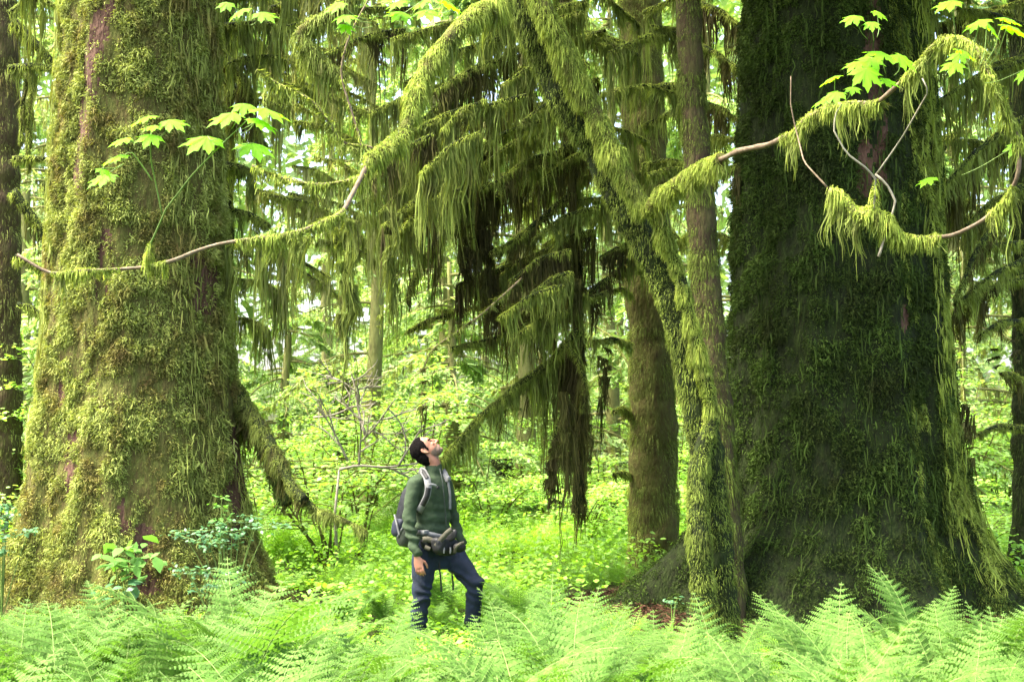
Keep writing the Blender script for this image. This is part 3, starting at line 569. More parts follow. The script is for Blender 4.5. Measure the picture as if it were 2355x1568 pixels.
tassel(er, 2290, 800, 14, .35, .07, 'moss_old', 260)
# left gap: boughs between the edge trunk and the giant
for k_, (u0, v0, u1, v1, D_, hl, hm, r_) in enumerate([
        (20, 158, 150, 165, 16.5, .35, 'moss_hang', .05), (30, 365, 150, 372, 16.5, .30, 'moss_hang', .035), (30, 50, 140, 170, 17, .35, 'moss_old', .06),
        (60, 170, 50, 330, 17, .3, 'moss_old', .03), (75, 170, 65, 360, 17, .3, 'moss_old', .03), (30, 440, 140, 600, 16.6, .35, 'moss_old', .06), (100, 420, 125, 560, 17, .3, 'moss_old', .03),
        (35, 590, 120, 640, 16.8, .35, 'moss_hang', .035), (40, 700, 110, 735, 16.8, .2, 'moss_hang', .03), (40, -20, 140, 20, 16.5, .7, 'moss_hang', .03), (20, 30, 120, -20, 16.8, .8, 'moss_hang', .03)]):
    B(el, [(u0, v0, D_), ((u0 + u1) / 2, (v0 + v1) / 2 - 8, D_), (u1, v1, D_)], r_, r_ * .7, hl, hm, per=20, sp=.06)
# boughs out of the left giant, to its right
for k_, (u0, v0, u1, v1, D_, hl, hm, r_) in enumerate([
        (520, 180, 610, 340, 15, .3, 'moss_old', .05), (510, 120, 590, 240, 15, .5, 'moss_old', .05), (505, 0, 680, -20, 14.6, .9, 'moss_hang', .03), (510, 60, 650, 60, 14.8, .9, 'moss_hang', .03),
        (520, 150, 640, 130, 14.8, .9, 'moss_hang', .03), (560, 230, 660, 250, 15, .9, 'moss_pale', .02), (520, 280, 600, 300, 15, .8, 'moss_hang', .03),
        (620, 20, 740, -10, 15.6, .9, 'moss_old', .03), (520, 380, 590, 400, 14.6, .7, 'moss_hang', .04), (525, 480, 620, 520, 14.4, .6, 'moss_hang', .03),
        (520, 560, 640, 570, 13.8, .8, 'moss_hang', .02), (560, 560, 720, 545, 13.6, .75, 'moss_hang', .02), (600, 560, 760, 640, 14.4, .6, 'moss_pale', .02), (530, 640, 660, 680, 14.6, .7, 'moss_hang', .02),
        (640, 600, 790, 690, 15, .5, 'moss_pale', .02), (535, 730, 620, 760, 14.8, .5, 'moss_hang', .02)]):
    B(left, [(u0, v0, D_), ((u0 + u1) / 2, (v0 + v1) / 2 - 10, D_ - .1), (u1, v1, D_ - .2)], r_, r_ * .5, hl, hm, per=24, sp=.05)
limb(left, [(525, 870, 14.4), (560, 930, 14.0), (600, 980, 13.6), (640, 1060, 13.3), (680, 1130, 13.1), (700, 1150, 13)], .085, .04, .05, 3200, .25, 'bark_dark', 'moss_hang', 'moss_old', 'branch', .05, 26, .010, .06)
limb(left, [(535, 930, 14.2), (580, 980, 13.9), (610, 1030, 13.7), (640, 1100, 13.6), (660, 1160, 13.5)], .08, .05, .05, 3000, .25, 'bark_dark', 'moss_dark', 'moss_old', 'branch', .05, 26, .010, .06)
limb(left, [(690, 1140, 13.1), (740, 1180, 13.0), (800, 1200, 12.9), (840, 1225, 12.9)], .03, .012, .05, 2600, .14, 'bark_dark', 'moss_hang', 'moss_hang', 'branch', .05, 20, .009, .06)
tassel(left, 575, 965, 13.8, .50, .04, 'moss_old', 220); tassel(left, 560, 940, 13.8, .35, .03, 'moss_old', 160); tassel(left, 618, 1040, 13.5, .45, .06, 'moss_old', 260)

# ------------------------------------------------------------------ needle boughs and crowns
def boughs(wood, need, moss, base, zs, lens, per, droop=.35, size=(.07, .018), az=None, mossl=.35, mper=30, lat=.55, r=rng):
    base = np.asarray(base, float)
    for i_, (z, l) in enumerate(zip(zs, lens)):
        a = (az[i_] if az is not None else r.random() * 2 * PI); d = np.array([math.cos(a), math.sin(a), 0]); sdv = np.array([-d[1], d[0], 0])
        dr = droop * (.6 + .8 * r.random()); s_ = np.linspace(0, 1, 8)
        path = base + d * (l * s_)[:, None] + np.array([0, 0, 1.]) * (z + .12 * l * s_ - (dr + .12) * l * s_ ** 2)[:, None]
        path += np.stack([noise(s_ * 3, i_, z + a_ * 9, 3) * .06 * l * s_ for a_ in range(3)], 1)
        if wood is not None: tube(wood, path, np.linspace(.028, .006, 8), 5, cap=False)
        n = per; t = .12 + .88 * np.sqrt(r.random(n)); tw = np.round(t * 22) / 22 + r.normal(size=n) * .008
        side = np.where(r.random(n) < .5, -1, 1); la = lat * l * .45 * (1.05 - np.clip(tw, 0, 1)) * r.random(n) + .02
        p = np.stack([np.interp(tw, s_, path[:, c]) for c in range(3)], 1)
        p = p + sdv * (side * la)[:, None] + d * (la * .6)[:, None] + np.array([0, 0, -1.]) * (la * .45 + .05 * np.abs(r.normal(size=n)))[:, None]
        y = norm(sdv * side[:, None] + d * .8 + r.normal(size=(n, 3)) * .55 + np.array([0, 0, -.4])); zz = norm(np.array([0, 0, 1.]) + r.normal(size=(n, 3)) * .5)
        tv = np.array([(-.5, 0, 0), (.5, 0, 0), (.35, 1, -.15), (-.35, 1, -.15)]) * [size[1], size[0], size[0]]
        sc = (.7 + .7 * r.random(n))[:, None, None]
        stamp(need, tv, [(0, 1, 2, 3)], None, basis(y, zz) * sc, p)
        if moss is not None: hang(moss, path[1:], .02, mossl, .10, mper, .014, .09, seed=i_)
def crown(root, base, z0, z1, n, l, per, az=None, size=(.12, .03)):  # unseen crown above the view, added for the shade it casts
    wood, need, ms = MB(), MB(), MB(); zs = np.linspace(z0, z1, n)
    boughs(wood, need, None, base, zs, l * (.75 + .5 * rng.random(n)) * np.linspace(1, .7, n), per, .25, size, az, lat=.9)
    obj('crown', need, MAT['needles'], root); obj('boughs', wood, MAT['bark_dark'], root)
crown(right, [2.55, 13.6, 0], 7.0, 12.5, 60, 4.6, 900, az=-PI / 2 + rng.normal(size=60) * 1.2)  # massed forward over the dark trunk to shade it
crown(left, [-3.3, 14, 0], 9, 12.5, 10, 2.6, 400)
crown(ctr, [.6, 15.6, 0], 7, 11, 10, 2.2, 500)
crown(midT, [1.2, 17, 0], 8, 12, 10, 2.2, 500)

# ------------------------------------------------------------------ background hemlocks, shrubs, far wood
def conifer_proto(name, H, L, nb, per, mossy, mat='needles_far'):
    r = np.random.default_rng(hash(name) % 1000 if 0 else len(name) * 7 + nb)
    wood, need, ms, tk = MB(), MB(), MB(), MB()
    tube(tk, np.array([[.05 * math.sin(k * .7), .05 * math.cos(k * .5), H * k / 14] for k in range(15)]), np.linspace(.17, .03, 15), 10, .15)
    u = r.random(nb); zs = 1.2 + (H - 1.4) * u ** 1.1; ls = L * (1 - .75 * (zs / H)) * (.6 + .6 * r.random(nb))
    boughs(wood, need, ms if mossy else None, [0, 0, 0], zs, ls, per, .38, (.10, .026), None, .4, 14, r=r)
    return tk.mesh(name + '_trunk', smooth=True), need.mesh(name + '_crown'), wood.mesh(name + '_boughs'), ms.mesh(name + '_moss') if mossy else None
protos = [conifer_proto('far_a', 10, 2.8, 44, 260, True), conifer_proto('far_bb', 9, 2.6, 42, 260, False), conifer_proto('far_ccc', 11, 3.0, 46, 250, True), conifer_proto('far_dddd', 5, 2.2, 36, 330, False)]
def where(u):
    for a_, s_ in ((60, 'at the left edge of the photo'), (150, 'in the gap left of the broad yellow mossed trunk'), (640, 'just right of the broad yellow mossed trunk'), (900, 'left of the hiker'), (1080, 'above the hiker'),
                   (1240, 'just right of the hiker'), (1440, 'behind the hanging moss curtains'), (1700, 'between the mid trunk and the dark giant'), (2150, 'behind the dark giant trunk'), (2260, 'just right of the dark giant trunk'), (9999, 'at the right edge of the photo')):
        if u < a_: return s_
seenlab = {}
def uniq(base, u, D):
    dist = 'near' if D < 24 else 'further' if D < 31 else 'far' if D < 40 else 'farthest'
    return f'{dist} {base} {where(u)}'
def far_tree(x, y, k, s_, rz):
    u, _ = UV(x, y, 3); tk, cr, bo, ms = protos[k]
    kind = ['moss hung hemlock', 'pale green hemlock', 'tall mossy hemlock', 'young bushy hemlock'][k]
    root = thing('hemlock', uniq(kind, u, y), 'tree', (x, y, float(gz(x, y)) - .05), 'hemlocks in the woods behind the hiker')
    root.rotation_euler = (0, 0, rz); root.scale = (s_,) * 3
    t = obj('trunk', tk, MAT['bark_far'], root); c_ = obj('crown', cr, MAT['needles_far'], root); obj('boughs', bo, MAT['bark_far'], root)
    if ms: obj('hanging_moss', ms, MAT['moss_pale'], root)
FT = [(-5.2, 21, 1), (-3.9, 25, 3), (-2.2, 23, 0), (-1.2, 27, 1), (.2, 24.5, 2), (-7.5, 24, 0), (1.9, 28, 0), (-.9, 21.5, 3), (3.2, 24, 1), (5.6, 22, 0), (7.4, 24, 2), (6.3, 29, 1), (9.5, 27, 0),
      (-9.8, 29, 2), (-6.8, 31, 1), (-4.2, 33, 0), (-1.9, 35, 2), (.8, 36, 1), (3.6, 34, 2), (8.6, 34, 1), (12.5, 33, 0), (-12, 36, 1), (-8.5, 39, 0), (-4.8, 41, 2), (-.8, 43, 0), (3.2, 43, 1), (7.4, 42, 0), (11.6, 41, 2), (15, 40, 1), (-14, 43, 2)]
for x, y, k in FT: far_tree(x, y, k, random.uniform(.85, 1.2), random.random() * 6.28)

def shrub_proto(seed, H, W, n, leaf):
    r = np.random.default_rng(seed); st, lf = MB(), MB()
    tv = np.array([(0, 0, 0), (.32, .35, .05), (.28, .75, .02), (0, 1, -.08), (-.28, .75, .02), (-.32, .35, .05)]) * leaf
    for k in range(9):
        a = r.random() * 2 * PI; l = H * (.6 + .5 * r.random()); sp = W * (.3 + .7 * r.random()); s_ = np.linspace(0, 1, 9)
        path = np.stack([math.cos(a) * sp * s_ ** 1.6, math.sin(a) * sp * s_ ** 1.6, l * np.sin(s_ * 1.5) / math.sin(1.5)], 1)
        path += np.stack([noise(s_ * 4, k, seed + q, 4) * .05 for q in range(3)], 1)
        tube(st, path, np.linspace(.014, .004, 9), 5, cap=False)
        for j in range(6):                                          # flat tiers of leaves on side twigs
            t = .35 + .65 * r.random(); b_ = np.array([np.interp(t, s_, path[:, c]) for c in range(3)])
            a2 = r.random() * 2 * PI; ll = .35 + .45 * r.random()
            tw = b_ + np.array([math.cos(a2), math.sin(a2), .1])[None] * (np.linspace(0, 1, 4) * ll)[:, None] - np.array([0, 0, .15]) * (np.linspace(0, 1, 4) ** 2 * ll)[:, None]
            tube(st, tw, np.linspace(.005, .002, 4), 4, cap=False)
            m_ = n; tt = r.random(m_); p = np.stack([np.interp(tt, np.linspace(0, 1, 4), tw[:, c]) for c in range(3)], 1) + r.normal(size=(m_, 3)) * [.10, .10, .025]
            y = norm(np.stack([r.normal(size=m_), r.normal(size=m_), -.15 + .2 * r.normal(size=m_)], 1)); z = norm(np.array([0, 0, 1.]) + r.normal(size=(m_, 3)) * .28)
            stamp(lf, tv, [(0, 1, 2, 5), (5, 2, 3, 4)], None, basis(y, z) * (.6 + .7 * r.random(m_))[:, None, None], p)
    return st.mesh('shrub_stems'), lf.mesh('shrub_leaves')
SP = [shrub_proto(1, 2.4, 1.3, 46, .062), shrub_proto(2, 1.7, 1.1, 42, .058), shrub_proto(3, 1.1, .9, 36, .052)]
SH = [(-1.9, 18.5, 0), (-2.7, 20, 0), (-1.2, 20, 0), (-3.4, 18, 1), (-.3, 19.5, 1), (.5, 21, 1), (-2.1, 16.6, 2), (-1.5, 22.5, 0), (0.1, 23, 0), (1.4, 22.5, 1), (2.4, 21, 0), (3.0, 19, 2), (4.6, 20, 1), (5.6, 18.5, 1), (6.4, 20.5, 0),
      (5.2, 16.5, 2), (7.4, 22, 0), (5.0, 24, 0), (8.8, 25, 0), (-5.6, 18, 0), (-6.2, 20, 1), (-5.0, 23, 0), (-7.4, 22, 0), (1.0, 26, 0), (-3.2, 28, 0), (-.9, 29, 0), (3.4, 27, 0), (6.2, 26, 0), (2.2, 30, 0), (8.0, 29, 0), (-5.8, 28, 0),
      (-2.4, 32, 0), (.6, 33, 0), (5.0, 32, 0), (-4.9, 16.5, 2), (2.1, 18.6, 2), (.9, 18.2, 2), (4.2, 30, 0), (-1.6, 24.5, 0), (-2.8, 25.5, 0)]
for x, y, k in SH:
    u, _ = UV(x, y, 1.5)
    root = thing('shrub', uniq(['tall leafy shrub', 'leafy shrub', 'low leafy shrub'][k], u, y), 'shrub', (x, y, float(gz(x, y)) - .03), 'leafy shrubs in the woods behind the hiker')
    root.rotation_euler = (0, 0, random.random() * 6.28); sc = random.uniform(.85, 1.25); root.scale = (sc, sc, sc * random.uniform(.85, 1.1))
    obj('stems', SP[k][0], MAT['bark_under'], root); obj('leaves', SP[k][1], MAT['shrub'], root)

far = MB()                                                          # the wood beyond, one mass
n = 190000; r_ = 44 + 30 * rng.random(n); a = (rng.random(n) - .5) * 1.7
x = np.sin(a) * r_; y = np.cos(a) * r_; z = gz(x, y) + rng.random(n) ** .9 * (8 + r_ * .42)
k_ = fbm(x * .25, y * .12, z * .35, 3, 50); kp = k_ > -.25; x, y, z = x[kp], y[kp], z[kp]; n = len(x)
yv = norm(rng.normal(size=(n, 3)) * [1, 1, .4] + [0, 0, -.3]); zv = norm(np.array([0, -.3, 1.]) + rng.normal(size=(n, 3)) * .5)
stamp(far, np.array([(-.5, 0, 0), (.5, 0, 0), (.3, 1, -.1), (-.3, 1, -.1)]) * [.22, .55, .5], [(0, 1, 2, 3)], None, basis(yv, zv) * (.5 + rng.random(n))[:, None, None], np.stack([x, y, z], 1))
tag(obj('distant_woodland', far, MAT['needles_far']), 'pale green mass of far woodland closing the view', 'woodland', kind='stuff')

# ------------------------------------------------------------------ ferns
def frond(Lb, stipe, lean, curl, npin, wmax, npl, seed, lod=0):
    """frond in local space, growing up +z and leaning towards +x"""
    r = np.random.default_rng(seed); m = MB(); st = MB()
    K = 26; s_ = np.linspace(0, 1, K); tot = stipe + Lb; ang = lean + curl * s_ ** 1.8
    ds = tot / (K - 1); path = np.zeros((K, 3))
    for k in range(1, K): path[k] = path[k - 1] + ds * np.array([math.sin(ang[k]), .06 * math.sin(seed + k * .2), math.cos(ang[k])])
    tube(st, path, np.linspace(.0045, .0012, K), 5, cap=False)
    T, A, Bn = frames(path); f0 = stipe / tot
    up = norm(np.cross(T, np.array([0, 1., 0]))); up = np.where(up[:, 2:3] < 0, -up, up)
    for i_ in range(npin):
        f = (i_ + .5) / npin; t = f0 + (1 - f0) * (f ** .85); c = np.array([np.interp(t, s_, path[:, q]) for q in range(3)])
        k = min(K - 1, int(t * (K - 1))); tg = T[k]; nu = up[k]
        ln = wmax * min(1, (f + .10) / .30) ** .7 * (1 - f) ** .85 * 1.25 * (.92 + .16 * r.random())
        if ln < .012: ln = .012
        for sgn in (-1, 1):
            d = norm(np.array([0, sgn, 0]) + tg * (.30 + .25 * f) + nu * (.10 + .08 * r.normal()))
            q = 7; u_ = np.linspace(0, 1, q); pp = c + d * (ln * u_)[:, None] + tg * (.12 * ln * u_ ** 2)[:, None] - np.array([0, 0, 1.]) * ((.16 + .10 * r.random()) * ln * u_ ** 2)[:, None]
            if not lod: tube(st, pp, np.linspace(.0014, .0005, q), 3, cap=False)
            m_ = max(4, int(npl * (ln / wmax) ** .6)); w_ = (np.arange(m_) + .6) / m_
            p = np.stack([np.interp(w_, u_, pp[:, q_]) for q_ in range(3)], 1); pt = norm(np.gradient(pp, axis=0)); pd = np.stack([np.interp(w_, u_, pt[:, q_]) for q_ in range(3)], 1)
            fn = norm(np.cross(pd, norm(np.cross(nu, pd)))) ; nn = norm(np.cross(np.cross(pd, nu), pd))
            lat = norm(np.cross(nn, pd)); pl = (ln * .13 + .010) * np.minimum(1, (1.08 - w_) ** .7) * (.9 + .2 * r.random(m_))
            for s2 in (-1, 1):
                y = norm(lat * s2 + pd * .45 - nn * (.18 + .12 * r.random((m_, 1)))); sc = pl[:, None, None]
                wd_ = min(.8, ln / m_ * 1.1 / (ln * .13 + .010))
                tv = np.array([(-wd_ * .5, 0, 0), (wd_ * .55, .1, 0), (wd_ * .35, .6, .03), (0, 1, -.06), (-wd_ * .4, .55, .03)])
                if lod: tv = np.array([(-wd_ * .5, 0, 0), (wd_ * .5, .1, 0), (0, 1, -.06)]); stamp(m, tv, None, [(0, 1, 2)], basis(y, nn) * sc, p)
                else: stamp(m, tv, [(0, 1, 2, 4)], [(2, 3, 4)], basis(y, nn) * sc, p)
    return m, st
FR = []
for k in range(10):
    m_, st_ = frond(.70 + .06 * (k % 4), .30, .06 + .05 * (k % 3), .70 + .2 * (k % 5), 13 + k % 3, .25 + .03 * (k % 3), 12 + k % 2, 500 + k)
    FR.append((m_.mesh('frond_blade'), st_.mesh('frond_stalk'), float(np.concatenate(st_.v)[:, 2].max())))
def fern_plant(root, x, y, h, nf, first=None, az0=None):
    for j_ in range(nf):
        bl, sk, fh = FR[random.randrange(10)]
        b = bpy.data.objects.new('frond', bl); C.objects.link(b); b.parent = root
        if not bl.materials: bl.materials.append(MAT['fern'])
        b.rotation_euler = (random.uniform(-.08, .08), random.uniform(-.1, .12), (az0 if az0 is not None else 0) + j_ * 2 * PI / nf + random.uniform(-.4, .4))
        s_ = h * random.uniform(.8, 1.03) / fh; s_ = min(s_, 1.35); b.scale = (s_, s_, s_)
        if not sk.materials: sk.materials.append(MAT['fern_stem'])
        c_ = bpy.data.objects.new('stalk', sk); C.objects.link(c_); c_.parent = b
VT = np.array([(-200, 1330), (0, 1370), (150, 1350), (240, 1370), (300, 1330), (370, 1365), (430, 1400), (500, 1350), (570, 1275), (640, 1370), (700, 1410), (800, 1420), (860, 1385), (930, 1440), (980, 1480), (1080, 1480), (1120, 1400), (1180, 1370), (1240, 1300), (1300, 1330), (1400, 1425), (1480, 1395),
               (1560, 1410), (1640, 1365), (1690, 1440), (1740, 1520), (1800, 1460), (1840, 1360), (1900, 1350), (1950, 1385), (2050, 1430), (2100, 1370), (2180, 1385), (2354, 1390), (2600, 1360)], float)
def hmax(x, y):
    u, _ = UV(x, y, .5); v = np.interp(u, VT[:, 0], VT[:, 1]) + 38; return P(u, v, y)[2] - float(gz(x, y))
def hm2(x, y):
    u, _ = UV(x, y, .5); return hm3(x, y) if 820 < u < 1180 else .35 * hm3(x, y) + .65 * hmax(x, y)
def hm3(x, y): return min(hmax(x - .26, y), hmax(x, y), hmax(x + .26, y))
# the tall fronds that stand up in front, one plant each, from the photograph
HERO = [(300, 1335, 8.6, 'fern with one frond arching up before the foot of the broad yellow mossed trunk'), (575, 1275, 7.8, 'tallest upright fern right of the broad yellow mossed trunk'), (860, 1385, 7.6, 'broad frond fern left of the hiker\'s legs'),
        (1240, 1300, 8.6, 'tall fern just right of the hiker\'s knee'), (1150, 1385, 8.0, 'wide fern touching the hiker\'s right hand leg'), (1480, 1395, 8.6, 'triangular fern left of the leaning maple foot'), (1650, 1365, 8.4, 'upright fern in front of the leaning maple foot'),
        (1850, 1340, 8.8, 'curled upright fern against the dark giant trunk'), (1905, 1345, 8.4, 'pointed fern against the middle of the dark giant trunk'), (2110, 1285, 9.2, 'thin high frond fern before the right buttress root'), (2175, 1385, 8.2, 'fern at the foot of the right buttress root'), (120, 1375, 8.8, 'feathery fern near the left edge')]
HERO += [(430, 1392, 7.4, 'fern between the broadleaf plant and the tallest upright fern'), (700, 1400, 8.4, 'fern just right of the tallest upright fern'), (20, 1390, 7.2, 'fern cut by the left edge of the photo'), (1330, 1330, 8.0, 'arching fern right of the tall fern by the hiker'),
         (1560, 1405, 7.2, 'low wide fern left of the leaning maple foot'), (2030, 1425, 7.6, 'low spreading fern in front of the dark giant trunk'), (2260, 1390, 8.0, 'fern near the right edge below the buttress root'), (1000, 1490, 6.6, 'short fern in front of the hiker\'s boots'),
         (240, 1440, 6.4, 'near fern in the lower left'), (620, 1450, 6.0, 'near fern below the tallest upright fern'), (1400, 1440, 6.4, 'near fern in the lower middle'), (1780, 1475, 6.4, 'near fern in the lower right'), (2200, 1450, 6.2, 'near fern in the lower right corner')]
taken = []
for u, v, D, lab in HERO:
    p = P(u, v, D); y = D; x = p[0]; gzz = float(gz(x, y)); h = (p[2] - gzz)
    root = thing('fern', lab, 'fern', (x, y, gzz)); taken.append((x, y))
    bl, sk, fh = FR[random.choice([0, 5, 1, 6, 0])]
    b = bpy.data.objects.new('frond', bl); C.objects.link(b); b.parent = root; s_ = h / fh
    b.rotation_euler = (random.uniform(-.2, .2), random.uniform(.0, .2), PI / 2 + random.uniform(-.7, .7)); b.scale = (s_,) * 3
    c_ = bpy.data.objects.new('stalk', sk); C.objects.link(c_); c_.parent = b
    for q_ in (-.75, .7):
        bl, sk, fh = FR[random.choice([0, 5, 1])]; b = bpy.data.objects.new('frond', bl); C.objects.link(b); b.parent = root; s_ = h * random.uniform(.82, .93) / fh
        b.rotation_euler = (random.uniform(-.05, .05), .05, PI / 2 + q_ + random.uniform(-.3, .3)); b.scale = (s_,) * 3; c_ = bpy.data.objects.new('stalk', sk); C.objects.link(c_); c_.parent = b
    fern_plant(root, x, y, h * .72, 4)
cnt = 0; pos = []
for it in range(6000):
    y = 3.9 + 8.6 * random.random() ** .9; x = random.uniform(-.42, .42) * y
    if any((x - a_) ** 2 + (y - b_) ** 2 < (.40 if y < 9 else .46) ** 2 for a_, b_ in pos): continue
    if (x + .62) ** 2 + (y - 12) ** 2 < .6: continue
    if 11.3 < y and abs(x - 1.65) < .3: continue
    h = min(random.uniform(.62, 1.0), hm2(x, y))
    if h < .2: continue
    pos.append((x, y))
    if len(pos) > 285: break
for x, y in pos:
    h = min(random.uniform(.62, 1.0), hm2(x, y) * random.choice([.75, .9, 1.0, 1.08])); u, v = UV(x, y, h)
    third = 'left part' if u < 800 else 'middle' if u < 1500 else 'right part'
    depth = 'nearest rows' if y < 7 else 'middle rows' if y < 9.6 else 'back rows'
    root = thing('fern', f'light green fern in the {depth} of the fern bed, {third}', 'fern', (x, y, float(gz(x, y))), f'ferns in the {depth} of the fern bed, {third}')
    root.rotation_euler = (0, 0, random.random() * 6.28)
    fern_plant(root, x, y, h, 6 if y < 9 else 5)
for dx_, y, h in ((-1.25, 11.3, .34), (-.98, 10.7, .30), (-.62, 10.9, .28), (-.35, 10.6, .32), (-.10, 11.2, .42), (-.75, 11.45, .24), (-.28, 11.6, .26), (-1.05, 12.2, .42), (-.62, 12.7, .48), (-.2, 12.5, .46), (.08, 11.8, .5), (-1.35, 12.0, .46), (-.9, 9.9, .30), (-.4, 9.8, .34), (-.6, 12.25, .30)):
    root = thing('fern', 'small light green fern around the hiker\'s boots', 'fern', (dx_, y, float(gz(dx_, y))), 'small ferns around the hiker\'s boots'); h *= .65 if y < 11.65 else 1; fern_plant(root, dx_, y, h, 5)
# low fern carpet under and behind, one uncountable mass
lod = []
for k in range(5):
    mb = MB(); vs = []
    for j_ in range(6):
        fm, fs = frond(.55, .2, .1 + .05 * k, 1.0 + .12 * k, 11, .17, 7, 900 + k * 7 + j_, 1)
        V_ = np.concatenate(fm.v); a = j_ * PI / 3 + random.random(); R_ = np.array([[math.cos(a), math.sin(a), 0], [-math.sin(a), math.cos(a), 0], [0, 0, 1]])
        mb.add(V_ @ R_, None, np.concatenate(fm.f[3]))
    lod.append((np.concatenate(mb.v), np.concatenate(mb.f[3])))
def carpet(name, label, n, xr, yr, hr, mat, avoid=None):
    mb = MB(); xs = rng.random(n); ys = yr[0] + (yr[1] - yr[0]) * rng.random(n) ** 1.25; xs = (xs - .5) * 2 * xr * ys
    if avoid is not None: k = ~avoid(xs, ys); xs, ys = xs[k], ys[k]
    n = len(xs); zs = gz(xs, ys); a = rng.random(n) * 2 * PI; s_ = hr[0] + (hr[1] - hr[0]) * rng.random(n)
    M = np.zeros((n, 3, 3)); M[:, 0, 0] = np.cos(a); M[:, 0, 1] = np.sin(a); M[:, 1, 0] = -np.sin(a); M[:, 1, 1] = np.cos(a); M[:, 2, 2] = 1
    M = M * s_[:, None, None]; w_ = rng.integers(0, 5, n)
    for k in range(5):
        q = w_ == k
        if q.any(): stamp(mb, lod[k][0], None, lod[k][1], M[q], np.stack([xs, ys, zs], 1)[q])
    return tag(obj(name, mb, MAT[mat]), label, 'ferns', kind='stuff')
inR = lambda x, y: ((np.abs(x + .6) < .62) & (y > 9.3) & (y < 12.5)) | (((x - 2.5) / 2.3) ** 2 + ((y - 13.3) / 2.2) ** 2 < 1) | (((x + 3.3) / 1.9) ** 2 + ((y - 13.4) / 2.3) ** 2 < 1)
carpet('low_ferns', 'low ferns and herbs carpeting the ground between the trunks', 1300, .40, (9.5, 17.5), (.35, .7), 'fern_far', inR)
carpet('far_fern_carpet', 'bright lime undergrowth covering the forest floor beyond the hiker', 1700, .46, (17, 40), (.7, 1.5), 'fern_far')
# small leafy herbs
hb = MB(); n = 130000; ys = 11.8 + 22 * rng.random(n) ** 1.2; xs = (rng.random(n) - .5) * .86 * ys
k = ~inR(xs, ys) & ~((np.abs(xs + .6) < .62) & (ys < 12.6)) & (fbm(xs * 1.1, ys * 1.1, 0, 2, 61) > -.35); xs, ys = xs[k], ys[k]; n = len(xs)
zs = gz(xs, ys) + (.08 + .55 * rng.random(n) ** .8) * (1 + .5 * noise(xs * .8, ys * .8, 0, 62))
yv = norm(np.stack([rng.normal(size=n), rng.normal(size=n), -.25 + .2 * rng.normal(size=n)], 1)); zv = norm(np.array([0, -.1, 1.]) + rng.normal(size=(n, 3)) * .35)
stamp(hb, np.array([(0, 0, 0), (.3, .35, .03), (.25, .7, .02), (0, 1, -.08), (-.25, .7, .02), (-.3, .35, .03)]) * .06, [(0, 1, 2, 5), (5, 2, 3, 4)], None, basis(yv, zv) * (.5 + .8 * rng.random(n))[:, None, None], np.stack([xs, ys, zs], 1))
n = 5000; xs = -.6 + rng.normal(size=n) * .55; ys = 10.2 + 2.6 * rng.random(n); zs = gz(xs, ys) + .03 + .13 * rng.random(n)
yv = norm(np.stack([rng.normal(size=n), rng.normal(size=n), -.2 + .2 * rng.normal(size=n)], 1)); zv = norm(np.array([0, -.1, 1.]) + rng.normal(size=(n, 3)) * .35)
stamp(hb, np.array([(0, 0, 0), (.3, .35, .03), (.25, .7, .02), (0, 1, -.08), (-.25, .7, .02), (-.3, .35, .03)]) * .05, [(0, 1, 2, 5), (5, 2, 3, 4)], None, basis(yv, zv) * (.5 + .8 * rng.random(n))[:, None, None], np.stack([xs, ys, zs], 1))
tag(obj('herb_layer', hb, MAT['fern_far']), 'small bright leaved herbs scattered over the forest floor', 'herbs', kind='stuff')
# ------------------------------------------------------------------ the hiker
HD = 12.0
def M3(fx, fy, dy=0.): return P(fx * 2354 / 4000, fy * 1568 / 2664, HD + dy)
FW = np.array([.66, -.75, 0.]); RT = np.array([-.75, -.66, 0.]); UPV = np.array([0, 0, 1.])
SKIN, tsk = newmat('skin')
def simple(name, col, rough=.7, bump=0, bs=60, col2=None, nscale=12, spec=.3):
    m, t = newmat(name); N = t.nodes.new; Lk = t.links.new
    o_ = N('ShaderNodeOutputMaterial'); p = N('ShaderNodeBsdfPrincipled'); p.inputs['Roughness'].default_value = rough; p.inputs['Specular IOR Level'].default_value = spec
    tc = N('ShaderNodeTexCoord'); nz = N('ShaderNodeTexNoise'); nz.inputs['Scale'].default_value = nscale; nz.inputs['Detail'].default_value = 5; Lk(tc.outputs['Object'], nz.inputs[0])
    c2 = col2 or tuple(c * .7 for c in col); rp = ramp(t, [(.35, c2), (.65, col)]); Lk(nz.outputs[0], rp.inputs[0]); Lk(rp.outputs[0], p.inputs['Base Color'])
    if bump:
        n2 = N('ShaderNodeTexNoise'); n2.inputs['Scale'].default_value = bs; n2.inputs['Detail'].default_value = 3; Lk(tc.outputs['Object'], n2.inputs[0]); b = N('ShaderNodeBump'); b.inputs['Distance'].default_value = bump; Lk(n2.outputs[0], b.inputs['Height']); Lk(b.outputs[0], p.inputs['Normal'])
    Lk(p.outputs[0], o_.inputs[0]); return m
bpy.data.materials.remove(SKIN)
SKIN = simple('tanned skin', (.25, .115, .07), .5, 0, 60, (.20, .085, .052), 18)
STUB = simple('dark stubble', (.10, .065, .05), .8); HAIR = simple('dark hair', (.004, .003, .0028), .95, .004, 90, spec=.05)
FLEE = simple('dark green fleece', (.028, .045, .020), .95, .006, 22, (.018, .030, .013), 14); JEAN = simple('dark blue denim', (.007, .013, .028), .9, .003, 50, (.004, .007, .015), 9)
BOOT = simple('brown boot leather', (.06, .04, .03), .7); PACK = simple('black pack cloth', (.005, .006, .008), .7, .003, 30); GREYT = simple('light grey webbing', (.13, .13, .125), .6, .001, 80)
